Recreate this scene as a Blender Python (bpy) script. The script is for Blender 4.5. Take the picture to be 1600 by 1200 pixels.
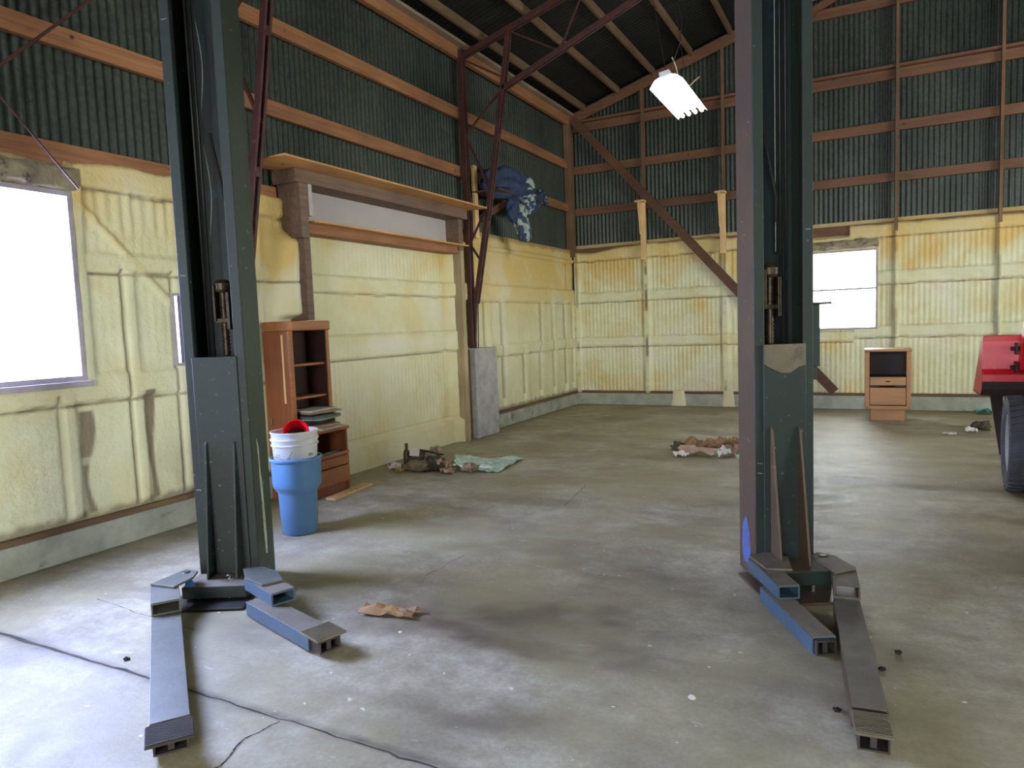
import bpy, bmesh, math, random
from math import sin, cos, pi, radians, atan2, sqrt, exp
from mathutils import Vector, Matrix, noise
random.seed(7)
for o in list(bpy.data.objects): bpy.data.objects.remove(o, do_unlink=True)
S = bpy.context.scene
COL = S.collection

# ------------------------------------------------------------ camera
H = 1.45
cam = bpy.data.cameras.new('camera'); camo = bpy.data.objects.new('camera', cam); COL.objects.link(camo)
cam.sensor_fit = 'HORIZONTAL'; cam.sensor_width = 36.0; cam.lens = 1104 / 1600 * 36
cam.clip_start = 0.05; cam.clip_end = 200
Rr = ((0.88908176, 0.00498419, -0.45772129), (0.45624567, -0.09060766, 0.88522886), (-0.0370609, -0.99587419, -0.08283164))
m = Matrix(((Rr[0][0], -Rr[0][1], -Rr[0][2], 0), (Rr[1][0], -Rr[1][1], -Rr[1][2], 0), (Rr[2][0], -Rr[2][1], -Rr[2][2], H), (0, 0, 0, 1)))
camo.matrix_world = m
S.camera = camo

# ------------------------------------------------------------ world and daylight
S.view_settings.view_transform = 'Standard'; S.view_settings.look = 'None'
S.view_settings.gamma = 1; S.view_settings.use_curve_mapping = False
S.view_settings.exposure = 0.74
W = bpy.data.worlds.new('sky'); S.world = W; W.use_nodes = True
bg = W.node_tree.nodes['Background']; bg.inputs[0].default_value = (0.88, 0.94, 1.0, 1); bg.inputs[1].default_value = 3.0
def area(name, loc, size, rot, energy, color):
    l = bpy.data.lights.new(name, 'AREA'); l.shape = 'RECTANGLE'; l.size, l.size_y = size
    l.energy = energy; l.color = color
    o = bpy.data.objects.new(name, l); COL.objects.link(o); o.location = loc; o.rotation_euler = rot
    return o
# daylight through left and back windows; added fill at unseen doorway and right windows
area('daylight_left_window', (-4.98, 2.1, 1.83), (1.15, 1.5), (0, radians(-90), 0), 300, (0.44, 0.54, 1.0))
area('daylight_back_window', (-0.44, 12.1, 1.79), (0.85, 1.1), (radians(-90), 0, 0), 45, (0.9, 0.97, 1.0))
area('added_fill_doorway', (0.6, -6.05, 2.0), (4.4, 3.8), (radians(90), 0, 0), 300, (1.0, 1.0, 0.90))
area('added_fill_right', (7.61, 5.2, 1.9), (1.16, 5.3), (0, radians(90), 0), 310, (0.95, 1.0, 0.84))

# ------------------------------------------------------------ material helpers
def s2l(c):
    return tuple(((v / 255) / 12.92 if v / 255 <= 0.04045 else ((v / 255 + 0.055) / 1.055) ** 2.4) for v in c) + (1,)
def newmat(name):
    mt = bpy.data.materials.new(name); mt.use_nodes = True
    nt = mt.node_tree; return mt, nt, nt.nodes['Principled BSDF']
def nz(nt, scale, detail=4, rough=0.6, mapping=None):
    tc = nt.nodes.new('ShaderNodeTexCoord'); n = nt.nodes.new('ShaderNodeTexNoise')
    n.inputs['Scale'].default_value = scale; n.inputs['Detail'].default_value = detail; n.inputs['Roughness'].default_value = rough
    if mapping:
        mp = nt.nodes.new('ShaderNodeMapping'); mp.inputs['Scale'].default_value = mapping
        nt.links.new(tc.outputs['Object'], mp.inputs[0]); nt.links.new(mp.outputs[0], n.inputs['Vector'])
    else: nt.links.new(tc.outputs['Object'], n.inputs['Vector'])
    return n
def ramp(nt, src, stops):
    r = nt.nodes.new('ShaderNodeValToRGB'); e = r.color_ramp.elements
    e[0].position, e[0].color = stops[0]; e[1].position, e[1].color = stops[-1]
    for p, c in stops[1:-1]:
        x = e.new(p); x.color = c
    nt.links.new(src, r.inputs[0]); return r
def mix(nt, a, b, f, mode='MIX'):
    mx = nt.nodes.new('ShaderNodeMix'); mx.data_type = 'RGBA'; mx.blend_type = mode
    for s, v in ((0, f), (6, a), (7, b)):
        if hasattr(v, 'is_linked') or hasattr(v, 'links'): nt.links.new(v, mx.inputs[s])
        else: mx.inputs[s].default_value = v
    return mx.outputs[2]
def mat(name, c1, c2=None, scale=6, rough=0.6, metal=0, bump=0, mapping=None, detail=5, lo=0.35, hi=0.65, bscale=None, c3=None, c3at=0.72, c3scale=3):
    mt, nt, p = newmat(name)
    p.inputs['Roughness'].default_value = rough; p.inputs['Metallic'].default_value = metal
    if c2 is None: c2 = tuple(int(v * 0.86) for v in c1)
    n = nz(nt, scale, detail, 0.6, mapping)
    col = ramp(nt, n.outputs[0], [(lo, s2l(c1)), (hi, s2l(c2))]).outputs[0]
    if c3:
        n3 = nz(nt, c3scale, 6, 0.7); f = ramp(nt, n3.outputs[0], [(c3at - 0.03, (0, 0, 0, 1)), (c3at + 0.03, (1, 1, 1, 1))]).outputs[0]
        col = mix(nt, col, s2l(c3), f)
    nt.links.new(col, p.inputs['Base Color'])
    if bump:
        b = nt.nodes.new('ShaderNodeBump'); b.inputs['Strength'].default_value = bump; b.inputs['Distance'].default_value = 0.01
        nb = nz(nt, bscale or scale * 4, 4, 0.6, mapping); nt.links.new(nb.outputs[0], b.inputs['Height']); nt.links.new(b.outputs[0], p.inputs['Normal'])
    return mt
def wood(name, c1, c2, axis, rough=0.7, knots=True):
    mp = {'x': (0.6, 14, 14), 'y': (14, 0.6, 14), 'z': (14, 14, 0.6)}[axis]
    mt, nt, p = newmat(name); p.inputs['Roughness'].default_value = rough
    n = nz(nt, 2.2, 5, 0.65, mp); n2 = nz(nt, 1.3, 2)
    a = ramp(nt, n.outputs[0], [(0.32, s2l(c1)), (0.68, s2l(c2))]).outputs[0]
    v = ramp(nt, n2.outputs[0], [(0.3, (0.72, 0.68, 0.66, 1)), (0.7, (1.12, 1.1, 1.05, 1))]).outputs[0]
    a = mix(nt, a, v, 1.0, 'MULTIPLY')
    if knots:
        tc = nt.nodes.new('ShaderNodeTexCoord'); vo = nt.nodes.new('ShaderNodeTexVoronoi'); vo.inputs['Scale'].default_value = 4.5
        nt.links.new(tc.outputs['Object'], vo.inputs['Vector'])
        k = ramp(nt, vo.outputs['Distance'], [(0.05, (1, 1, 1, 1)), (0.10, (0, 0, 0, 1))]).outputs[0]
        a = mix(nt, a, s2l((60, 30, 20)), k)
    nt.links.new(a, p.inputs['Base Color'])
    b = nt.nodes.new('ShaderNodeBump'); b.inputs['Strength'].default_value = 0.25; b.inputs['Distance'].default_value = 0.004
    nt.links.new(n.outputs[0], b.inputs['Height']); nt.links.new(b.outputs[0], p.inputs['Normal'])
    return mt

# ------------------------------------------------------------ materials
GIRT_Y = wood('girt_wood_y', (134, 88, 60), (166, 118, 82), 'y')
GIRT_X = wood('girt_wood_x', (98, 66, 48), (126, 88, 64), 'x')
STUD = wood('stud_wood', (100, 74, 56), (128, 98, 74), 'z')
OLDW = wood('old_wood', (104, 82, 70), (132, 110, 96), 'y', knots=False)
DARKW = wood('dark_wood', (88, 68, 50), (124, 100, 74), 'y', knots=False)
DARKWX = wood('dark_wood_x', (84, 62, 46), (120, 94, 70), 'x', knots=False)
PURL = wood('purlin_wood', (104, 82, 64), (128, 104, 82), 'y')
EAVE = wood('eave_wood', (130, 116, 100), (150, 136, 118), 'y', knots=False)
BRACE = wood('brace_wood', (82, 54, 40), (104, 70, 52), 'x', knots=False)
PLANK = wood('plank_wood', (196, 142, 88), (222, 172, 112), 'y')
PALE = wood('pale_wood', (214, 178, 128), (232, 200, 150), 'z', knots=False)
CABW = wood('cabinet_wood', (128, 74, 48), (148, 90, 58), 'z', knots=False, rough=0.45)
CABW2 = wood('cabinet_wood_front', (150, 94, 52), (168, 112, 66), 'y', knots=False, rough=0.45)
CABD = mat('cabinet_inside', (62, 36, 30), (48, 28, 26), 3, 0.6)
NIGHT = wood('nightstand_wood', (150, 108, 70), (170, 126, 84), 'x', knots=False, rough=0.5)
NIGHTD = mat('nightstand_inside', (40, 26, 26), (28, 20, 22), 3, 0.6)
STEEL = mat('red_oxide_steel', (80, 42, 38), (60, 34, 34), 5, 0.55, 0, 0.2, c3=(130, 70, 50), c3at=0.66, c3scale=9)
GREEN = mat('green_lift_paint_shaded', (20, 31, 32), (25, 40, 38), 3, 0.58, 0, 0.15, c3=(90, 106, 104), c3at=0.66, c3scale=26)  # front green set darker, with the shade of the front faces in it
GREENS = mat('green_side_paint', (42, 56, 40), (36, 48, 36), 3, 0.55, 0, 0.15, c3=(130, 124, 96), c3at=0.67, c3scale=24)
GREEND = mat('teal_inner_paint', (8, 34, 38), (9, 22, 25), 2.5, 0.5, 0, 0.1, c3=(12, 44, 68), c3at=0.62, c3scale=2.5)
PRIMER = mat('maroon_primer', (84, 68, 50), (74, 60, 54), 2.2, 0.5, 0, 0.15, c3=(140, 70, 50), c3at=0.66, c3scale=9)
BLUEP = mat('blue_arm_paint', (54, 76, 92), (70, 88, 106), 4, 0.5, 0, 0.2, c3=(110, 110, 104), c3at=0.66, c3scale=14)
DUST = mat('dusty_steel', (104, 96, 78), (84, 78, 66), 5, 0.7, 0, 0.25, c3=(80, 72, 66), c3at=0.62, c3scale=7)
DUSTB = mat('bluish_dusty_steel', (96, 96, 88), (74, 78, 70), 4, 0.48, 0.1, 0.2, c3=(74, 96, 98), c3at=0.64, c3scale=8)
PADM = mat('dark_ribbed_pad', (58, 50, 48), (42, 37, 36), 6, 0.7, 0, 0.3)
DARKM = mat('dark_greasy_steel', (40, 38, 36), (26, 25, 24), 8, 0.5, 0.3)
CHAINM = mat('greasy_chain', (66, 52, 34), (26, 22, 18), 30, 0.45, 0.5)
CABLE = mat('pale_cable', (130, 140, 130), None, 20, 0.5)
BLACKM = mat('black_rubber', (30, 30, 34), (22, 22, 26), 12, 0.75, 0, 0.2)
TYRE = mat('dusty_tyre', (74, 76, 78), (54, 56, 60), 8, 0.8, 0, 0.3)
RIM = mat('pale_wheel_rim', (190, 192, 190), (160, 160, 156), 5, 0.5)
RED = mat('red_tractor_paint', (196, 28, 34), (170, 20, 28), 3, 0.35, 0, 0.1, c3=(120, 30, 26), c3at=0.70, c3scale=8)
REDP = mat('lit_red_paint', (232, 120, 116), (216, 92, 92), 3, 0.4, c3=(240, 200, 196), c3at=0.70, c3scale=9)  # pale pink stands for light reflecting off the red bucket plate
WORN = mat('dirty_bucket_edge', (42, 24, 26), (30, 18, 20), 5, 0.7, 0, 0.3)
CANB = mat('blue_plastic', (92, 134, 174), (84, 124, 164), 2, 0.42, c3=(40, 74, 124), c3at=0.68, c3scale=5)
WHITEP = mat('white_plastic', (226, 226, 226), (206, 206, 204), 3, 0.4)
REDPL = mat('red_plastic', (214, 18, 34), (190, 14, 28), 3, 0.35)
INK = mat('black_ink', (40, 40, 48), None, 4, 0.6)
BLUEINK = mat('faded_blue_ink', (130, 140, 190), None, 4, 0.6)
WIRE = mat('galvanised_wire', (150, 145, 140), None, 9, 0.4, 0.6)
CONC = mat('pier_concrete', (176, 172, 172), (150, 148, 148), 7, 0.85, 0, 0.5, c3=(120, 118, 116), c3at=0.66)
PANEL = mat('pale_grey_board', (186, 178, 178), (172, 166, 168), 1.2, 0.7, 0, 0.05)
JAMBF = wood('foam_stained_wood', (150, 136, 108), (172, 158, 128), 'z', knots=False)
FRAMEW = mat('grey_window_frame', (176, 168, 178), (150, 142, 150), 4, 0.6)
FRAMEB = mat('dark_window_bar', (48, 40, 84), None, 4, 0.6)
OLDF = mat('tattered_insulation', (160, 148, 124), (132, 120, 100), 9, 0.95, 0, 0.8, c3=(84, 74, 70), c3at=0.63, c3scale=9)
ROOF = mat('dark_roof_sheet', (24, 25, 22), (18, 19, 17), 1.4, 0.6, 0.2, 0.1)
PAPER = mat('white_paper', (216, 212, 208), (190, 186, 182), 5, 0.8)
CARD = mat('brown_cardboard', (150, 118, 84), (122, 94, 64), 7, 0.85, 0, 0.3)
TANR = mat('tan_rag', (150, 130, 106), (104, 90, 72), 10, 0.9, 0, 0.5, c3=(60, 50, 42), c3at=0.62, c3scale=12)
DKRAG = mat('dark_grimy_rag', (84, 76, 62), (52, 46, 38), 12, 0.9, 0, 0.5)
SHEET = mat('pale_green_sheet', (186, 206, 190), (166, 190, 176), 5, 0.6, 0, 0.2)
PINKR = mat('pink_brown_scrap', (150, 124, 104), (164, 142, 120), 6, 0.85, 0, 0.3)
TEAL = mat('teal_plastic', (60, 140, 120), (48, 116, 104), 6, 0.5)
YELL = mat('yellow_scrap', (190, 150, 60), (150, 116, 50), 6, 0.7)
BOTTLE = mat('brown_bottle', (74, 60, 44), (52, 42, 32), 6, 0.35)
ENAMEL = mat('white_enamel', (226, 228, 226), (210, 212, 210), 4, 0.4)
WAX = mat('beige_cord', (200, 184, 150), None, 4, 0.6)
mt, nt, p = newmat('window_glass'); p.inputs['Transmission Weight'].default_value = 1.0; p.inputs['Roughness'].default_value = 0.0; p.inputs['IOR'].default_value = 1.01; GLASS = mt
mt, nt, p = newmat('fluorescent_tube'); p.inputs['Emission Color'].default_value = (1, 1, 0.98, 1); p.inputs['Emission Strength'].default_value = 22; TUBE = mt

# corrugated galvanised steel with flecks and dull streaks
def metal_mat(name, c1, c2, mp):
    mt, nt, p = newmat(name); p.inputs['Metallic'].default_value = 0.4; p.inputs['Roughness'].default_value = 0.42
    n = nz(nt, 3, 6, 0.7, mp); n2 = nz(nt, 30, 4, 0.7); n3 = nz(nt, 0.9, 3, 0.5)
    a = ramp(nt, n.outputs[0], [(0.3, s2l(c1)), (0.7, s2l(c2))]).outputs[0]
    f = ramp(nt, n2.outputs[0], [(0.4, (0.75, 0.75, 0.75, 1)), (0.7, (1.25, 1.25, 1.25, 1))]).outputs[0]
    a = mix(nt, a, f, 1.0, 'MULTIPLY')
    g = ramp(nt, n3.outputs[0], [(0.35, (0.8, 0.82, 0.8, 1)), (0.65, (1.15, 1.12, 1.1, 1))]).outputs[0]
    a = mix(nt, a, g, 1.0, 'MULTIPLY')
    nt.links.new(a, p.inputs['Base Color'])
    r = ramp(nt, n2.outputs[0], [(0.3, (0.32,) * 3 + (1,)), (0.7, (0.6,) * 3 + (1,))]).outputs[0]; nt.links.new(r, p.inputs['Roughness'])
    return mt
METL = metal_mat('corrugated_steel_left', (54, 61, 56), (70, 78, 71), (1, 1, 0.25))
METB = metal_mat('corrugated_steel_back', (56, 64, 60), (80, 88, 82), (1, 1, 0.25))

# sprayed foam: attribute a: r = yellowing, g = bare wood / dirt / painted groove shadow, b = pale overspray
def foam_mat():
    mt, nt, p = newmat('spray_foam'); p.inputs['Roughness'].default_value = 0.72
    at = nt.nodes.new('ShaderNodeAttribute'); at.attribute_name = 'foam'
    sp = nt.nodes.new('ShaderNodeSeparateColor'); nt.links.new(at.outputs['Color'], sp.inputs[0])
    n = nz(nt, 3.5, 6, 0.6); n2 = nz(nt, 38, 4, 0.6)
    base = ramp(nt, n.outputs[0], [(0.3, s2l((208, 208, 170))), (0.7, s2l((222, 221, 190)))]).outputs[0]
    c = mix(nt, base, s2l((210, 180, 112)), sp.outputs[0])
    c = mix(nt, c, s2l((222, 218, 206)), sp.outputs[2])
    c = mix(nt, c, s2l((92, 66, 48)), sp.outputs[1])
    nt.links.new(c, p.inputs['Base Color'])
    b = nt.nodes.new('ShaderNodeBump'); b.inputs['Strength'].default_value = 0.55; b.inputs['Distance'].default_value = 0.012
    nt.links.new(n2.outputs[0], b.inputs['Height']); nt.links.new(b.outputs[0], p.inputs['Normal'])
    return mt
FOAM = foam_mat()

def floor_mat():
    mt, nt, p = newmat('concrete_floor')
    at = nt.nodes.new('ShaderNodeAttribute'); at.attribute_name = 'stain'
    sp = nt.nodes.new('ShaderNodeSeparateColor'); nt.links.new(at.outputs['Color'], sp.inputs[0])
    n = nz(nt, 1.3, 8, 0.65); n2 = nz(nt, 9, 8, 0.7); n3 = nz(nt, 45, 4, 0.7); n4 = nz(nt, 4, 5, 0.6, (1, 2.5, 1))
    c = ramp(nt, n.outputs[0], [(0.3, s2l((138, 131, 108))), (0.48, s2l((160, 153, 132))), (0.66, s2l((184, 180, 162)))]).outputs[0]
    c = mix(nt, c, ramp(nt, n2.outputs[0], [(0.32, (0.70, 0.69, 0.65, 1)), (0.68, (1.2, 1.2, 1.2, 1))]).outputs[0], 1.0, 'MULTIPLY')
    c = mix(nt, c, ramp(nt, n3.outputs[0], [(0.36, (0.86, 0.85, 0.84, 1)), (0.62, (1.06, 1.06, 1.06, 1))]).outputs[0], 1.0, 'MULTIPLY')
    c = mix(nt, c, s2l((86, 75, 60)), sp.outputs[0])
    c = mix(nt, c, s2l((146, 138, 100)), sp.outputs[1])
    f = ramp(nt, n4.outputs[0], [(0.66, (0, 0, 0, 1)), (0.74, (0.5, 0.5, 0.5, 1))]).outputs[0]
    c = mix(nt, c, s2l((196, 192, 180)), f)
    f = ramp(nt, nz(nt, 22, 2, 0.5).outputs[0], [(0.735, (0, 0, 0, 1)), (0.75, (1, 1, 1, 1))]).outputs[0]
    c = mix(nt, c, s2l((206, 202, 186)), f)
    c = mix(nt, c, s2l((44, 38, 34)), sp.outputs[2])
    nt.links.new(c, p.inputs['Base Color'])
    r = ramp(nt, n2.outputs[0], [(0.3, (0.46,) * 3 + (1,)), (0.7, (0.70,) * 3 + (1,))]).outputs[0]; nt.links.new(r, p.inputs['Roughness'])
    b = nt.nodes.new('ShaderNodeBump'); b.inputs['Strength'].default_value = 0.25; b.inputs['Distance'].default_value = 0.01
    nt.links.new(n2.outputs[0], b.inputs['Height']); nt.links.new(b.outputs[0], p.inputs['Normal'])
    return mt
FLOORM = floor_mat()
CURB = mat('curb_concrete', (170, 172, 160), (142, 146, 134), 4, 0.9, 0, 0.6, c3=(116, 118, 98), c3at=0.64, c3scale=3)

# ------------------------------------------------------------ mesh helpers
class MB:
    def __init__(s): s.v = []; s.f = []; s.mi = []; s.c = []; s.M = Matrix()
    def addv(s, p): s.v.append(tuple(s.M @ Vector(p))); return len(s.v) - 1
    def face(s, idx, mi=0): s.f.append(tuple(idx)); s.mi.append(mi)
    def hexa(s, P, mi=0):   # 8 points: bottom 4 ccw, top 4 ccw
        b = [s.addv(q) for q in P]
        for q in ((3, 2, 1, 0), (4, 5, 6, 7), (0, 1, 5, 4), (1, 2, 6, 5), (2, 3, 7, 6), (3, 0, 4, 7)): s.face([b[i] for i in q], mi)
        return s
    def box(s, x0, x1, y0, y1, z0, z1, mi=0):
        return s.hexa([(x0, y0, z0), (x1, y0, z0), (x1, y1, z0), (x0, y1, z0), (x0, y0, z1), (x1, y0, z1), (x1, y1, z1), (x0, y1, z1)], mi)
    def beam(s, a, b, w, h, up=(0, 0, 1), mi=0):
        a = Vector(a); b = Vector(b); d = (b - a).normalized(); u = Vector(up); r = d.cross(u).normalized(); u = r.cross(d)
        P = []
        for c in (a, b):
            P += [c - r * w / 2 - u * h / 2, c + r * w / 2 - u * h / 2, c + r * w / 2 + u * h / 2, c - r * w / 2 + u * h / 2]
        i = [s.addv(q) for q in P]
        for q in ((3, 2, 1, 0), (4, 5, 6, 7), (0, 1, 5, 4), (1, 2, 6, 5), (2, 3, 7, 6), (3, 0, 4, 7)): s.face([i[k] for k in q], mi)
        return s
    def hollow(s, a, b, w, h, t=0.008, mi=0):   # open rectangular tube
        a = Vector(a); b = Vector(b); d = (b - a).normalized(); r = d.cross(Vector((0, 0, 1))).normalized(); u = r.cross(d)
        rings = []
        for c in (a, b):
            for k in (0, t):
                ww = w / 2 - k; hh = h / 2 - k
                rings.append([s.addv(c + r * x + u * z) for x, z in ((-ww, -hh), (ww, -hh), (ww, hh), (-ww, hh))])
        ao, ai, bo, bi = rings
        for k in range(4):
            n = (k + 1) % 4
            s.face((ao[k], ao[n], bo[n], bo[k]), mi); s.face((ai[n], ai[k], bi[k], bi[n]), mi)
            s.face((ao[n], ao[k], ai[k], ai[n]), mi); s.face((bo[k], bo[n], bi[n], bi[k]), mi)
        return s
    def tube(s, pts, r, n=8, mi=0, cap=True, closed=False):
        pts = [Vector(q) for q in pts]; L = len(pts); rings = []
        rr = r if isinstance(r, (list, tuple)) else [r] * L
        pu = None
        for i, q in enumerate(pts):
            if closed: d = pts[(i + 1) % L] - pts[i - 1]
            else: d = pts[min(i + 1, L - 1)] - pts[max(i - 1, 0)]
            d.normalize()
            u = pu if pu is not None else (Vector((0, 0, 1)) if abs(d.z) < 0.9 else Vector((1, 0, 0)))
            u = (u - d * u.dot(d)).normalized(); pu = u; w = d.cross(u)
            rings.append([s.addv(q + (u * cos(2 * pi * k / n) + w * sin(2 * pi * k / n)) * rr[i]) for k in range(n)])
        for i in range(L if closed else L - 1):
            A = rings[i]; B = rings[(i + 1) % L]
            for k in range(n): s.face((A[k], A[(k + 1) % n], B[(k + 1) % n], B[k]), mi)
        if cap and not closed: s.face(rings[0][::-1], mi); s.face(rings[-1], mi)
        return s
    def lathe(s, prof, n=40, mi=0, c=(0, 0, 0)):
        rings = []
        for r, z in prof:
            if r < 1e-5: rings.append([s.addv((c[0], c[1], c[2] + z))])
            else: rings.append([s.addv((c[0] + r * cos(2 * pi * k / n), c[1] + r * sin(2 * pi * k / n), c[2] + z)) for k in range(n)])
        for A, B in zip(rings, rings[1:]):
            if len(A) == 1 and len(B) == 1: continue
            for k in range(n):
                k2 = (k + 1) % n
                if len(A) == 1: s.face((A[0], B[k2], B[k]), mi)
                elif len(B) == 1: s.face((A[k], A[k2], B[0]), mi)
                else: s.face((A[k], A[k2], B[k2], B[k]), mi)
        return s
    def prism(s, poly, a, b, axis='x', mi=0):   # poly in the other two axes
        def P(u, v, w): return {'x': (w, u, v), 'y': (u, w, v), 'z': (u, v, w)}[axis]
        A = [s.addv(P(u, v, a)) for u, v in poly]; B = [s.addv(P(u, v, b)) for u, v in poly]; n = len(poly)
        s.face(A[::-1], mi); s.face(B, mi)
        for k in range(n): s.face((A[k], A[(k + 1) % n], B[(k + 1) % n], B[k]), mi)
        return s
    def build(s, name, mats, parent=None, smooth=False, bevel=0, colors=None, cname='foam', loc=None, fixn=True):
        me = bpy.data.meshes.new(name); me.from_pydata(s.v, [], s.f); me.update()
        if not isinstance(mats, (list, tuple)): mats = [mats]
        for q in mats: me.materials.append(q)
        me.polygons.foreach_set('material_index', s.mi)
        if fixn:
            bm = bmesh.new(); bm.from_mesh(me); bmesh.ops.recalc_face_normals(bm, faces=bm.faces); bm.to_mesh(me); bm.free()
        if colors:
            ca = me.color_attributes.new(cname, 'FLOAT_COLOR', 'POINT')
            flat = []
            for q in colors: flat += [q[0], q[1], q[2], 1.0]
            ca.data.foreach_set('color', flat)
        if smooth: me.polygons.foreach_set('use_smooth', [True] * len(me.polygons))
        o = bpy.data.objects.new(name, me); COL.objects.link(o)
        if parent is not None: o.parent = parent
        if loc is not None: o.location = loc
        if bevel:
            bv = o.modifiers.new('bevel', 'BEVEL'); bv.width = bevel; bv.segments = 2; bv.limit_method = 'ANGLE'; bv.angle_limit = radians(50)
        if smooth == 'angle':
            try: me.set_sharp_from_angle(angle=radians(40))
            except Exception: pass
        return o
def tag(o, label=None, cat=None, group=None, kind=None):
    if label: o['label'] = label
    if cat: o['category'] = cat
    if group: o['group'] = group
    if kind: o['kind'] = kind
    return o
def empty(name, loc=(0, 0, 0), rz=0, **k):
    o = bpy.data.objects.new(name, None); COL.objects.link(o); o.location = loc; o.rotation_euler = (0, 0, rz); o.empty_display_size = 0.1
    return tag(o, **k)
def copy_tree(o, parent=None):
    c = o.copy(); COL.objects.link(c)
    if parent is not None: c.parent = parent
    for ch in list(o.children): copy_tree(ch, c)
    return c
def struct(o): o['kind'] = 'structure'; return o
def fbm(x, y, z=0, o=4):
    return noise.fractal(Vector((x, y, z)), 1.0, 2.0, o)      # about -1..1
def sst(a, b, x):
    t = max(0, min(1, (x - a) / (b - a))); return t * t * (3 - 2 * t)

# ============================================================ FLOOR
XL, YB = -4.76, 11.75
def build_floor():
    b = MB(); cols = []
    x0, x1, y0, y1, st = -5.2, 3.4, 0.6, 12.0, 0.035
    nx = int((x1 - x0) / st); ny = int((y1 - y0) / st)
    blobs = [(-1.55, 3.02, 0.60, 0.34, 10, 1.0), (-1.15, 2.9, 0.45, 0.33, -20, 0.7), (-2.0, 2.85, .3, .2, 0, .4), (-1.0, 3.75, 0.55, 0.22, -15, 0.6), (-1.3, 2.1, 0.32, 0.2, 20, 0.45),
             (-1.6, 7.5, 0.75, 0.25, 0, 0.75), (-2.15, 7.2, 0.35, 0.12, 0, 0.5), (-4.1, 6.0, 0.6, 0.22, 0, 0.5), (-3.3, 4.95, .45, .16, 20, .3),
             (0.3, 6.6, 0.7, 0.14, 5, 0.6), (0.75, 5.7, 0.5, 0.12, -8, 0.5), (0.9, 7.6, 0.6, 0.12, 3, 0.55), (0.2, 7.7, 0.45, 0.1, 0, 0.4), (1.2, 6.5, 0.5, 0.25, 0, .75),
             (1.0, 10.2, 0.5, 0.12, 5, 0.65), (0.1, 10.7, 0.5, 0.14, 0, 0.6), (-0.5, 11.0, 0.5, 0.12, 0, 0.4), (-2.6, 4.3, 0.5, 0.12, 10, 0.3), (-0.9, 5.6, 0.8, 0.12, 0, 0.25),
             (-0.05, 3.2, 0.35, 0.35, 0, 0.35), (-2.9, 2.4, 0.4, 0.3, 0, 0.35), (-1.0, 1.6, .35, .22, 10, .35), (-4.55, 3.3, 0.25, 1.0, 0, 0.35), (-3.6, 3.8, .4, .3, 0, .25), (0.4, 4.3, .5, .2, -10, .2)]
    for j in range(ny + 1):
        for i in range(nx + 1):
            x = x0 + (x1 - x0) * i / nx; y = y0 + (y1 - y0) * j / ny
            b.v.append((x, y, 0))
            wx = x + 0.13 * fbm(x * 2.3, y * 2.3, 1); wy = y + 0.13 * fbm(x * 2.3, y * 2.3, 7)
            d = 0
            for (cx, cy, rx, ry, an, s) in blobs:
                dx, dy = wx - cx, wy - cy
                if abs(dx) > 2.2 * max(rx, ry) or abs(dy) > 2.2 * max(rx, ry): continue
                a = radians(an); u = (dx * cos(a) + dy * sin(a)) / rx; v = (-dx * sin(a) + dy * cos(a)) / ry
                d = 1 - (1 - d) * (1 - s * exp(-(u * u + v * v) * 1.1))
            g = 0.5 + 0.5 * fbm(x * 0.9, y * 0.9, 3)
            d = d * (0.75 + 0.5 * (0.5 + 0.5 * fbm(x * 7, y * 7, 5))) + 0.34 * sst(-0.05, 0.55, fbm(x * 1.3, y * 3.4, 11)) + 0.18 * sst(0.0, 0.5, fbm(x * 4, y * 6, 12))
            # expansion joint and darker floor along the walls
            j1 = 0
            jy = 1.855 + 0.012 * fbm(x * 3, 0, 2) ; w = 0.012 + 0.014 * sst(-2.2, -3.2, x)
            j1 = max(0, 1 - abs(y - jy) / (w + 0.018)) * 0.9 * (0.7 + 0.5 * fbm(x * 9, 1, 4))
            d = max(d, 0.45 * max(0, 1 - (x + 4.74) / 0.35) if x > -4.8 else 0, 0.35 * max(0, 1 - (11.72 - y) / 0.25))
            cols.append((min(1, d), sst(0.34, 0.72, g) * 0.55, min(1, max(0, j1))))
    for j in range(ny):
        for i in range(nx):
            a = j * (nx + 1) + i; b.face((a, a + 1, a + nx + 2, a + nx + 1))
    # far edges of the slab outside the finely meshed part
    n0 = len(b.v)
    for q in ((-5.2, -6.5, 0), (8, -6.5, 0), (8, 0.6, 0), (-5.2, 0.6, 0), (3.4, 0.6, 0), (8, 0.6, 0), (8, 12, 0), (3.4, 12, 0)): b.v.append(q); cols.append((0.1, 0.2, 0))
    b.face((n0, n0 + 1, n0 + 2, n0 + 3)); b.face((n0 + 4, n0 + 5, n0 + 6, n0 + 7))
    return struct(b.build('floor', FLOORM, colors=cols, cname='stain', fixn=False))
floor = build_floor()
CRACKM = mat('crack_dirt', (74, 64, 54), (52, 45, 40), 12, 0.95)
def crack(pts, w):
    b = MB(); L = []
    P = []
    for a, c in zip(pts, pts[1:]):
        n = 14
        for k in range(n):
            t = k / n; x = a[0] + (c[0] - a[0]) * t; y = a[1] + (c[1] - a[1]) * t
            P.append((x + 0.012 * fbm(x * 9, y * 9, 2), y + 0.012 * fbm(x * 9, y * 9, 9)))
    P.append(pts[-1])
    for i, q in enumerate(P):
        d = Vector(P[min(i + 1, len(P) - 1)]) - Vector(P[max(i - 1, 0)]); d.normalize(); n = Vector((-d.y, d.x)) * w * (0.5 + 0.8 * random.random()) / 2
        L.append((b.addv((q[0] + n.x, q[1] + n.y, 0.0012)), b.addv((q[0] - n.x, q[1] - n.y, 0.0012))))
    for A, B in zip(L, L[1:]): b.face((A[0], A[1], B[1], B[0]))
    return b.build('floor_crack', CRACKM, floor, fixn=False)
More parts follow.
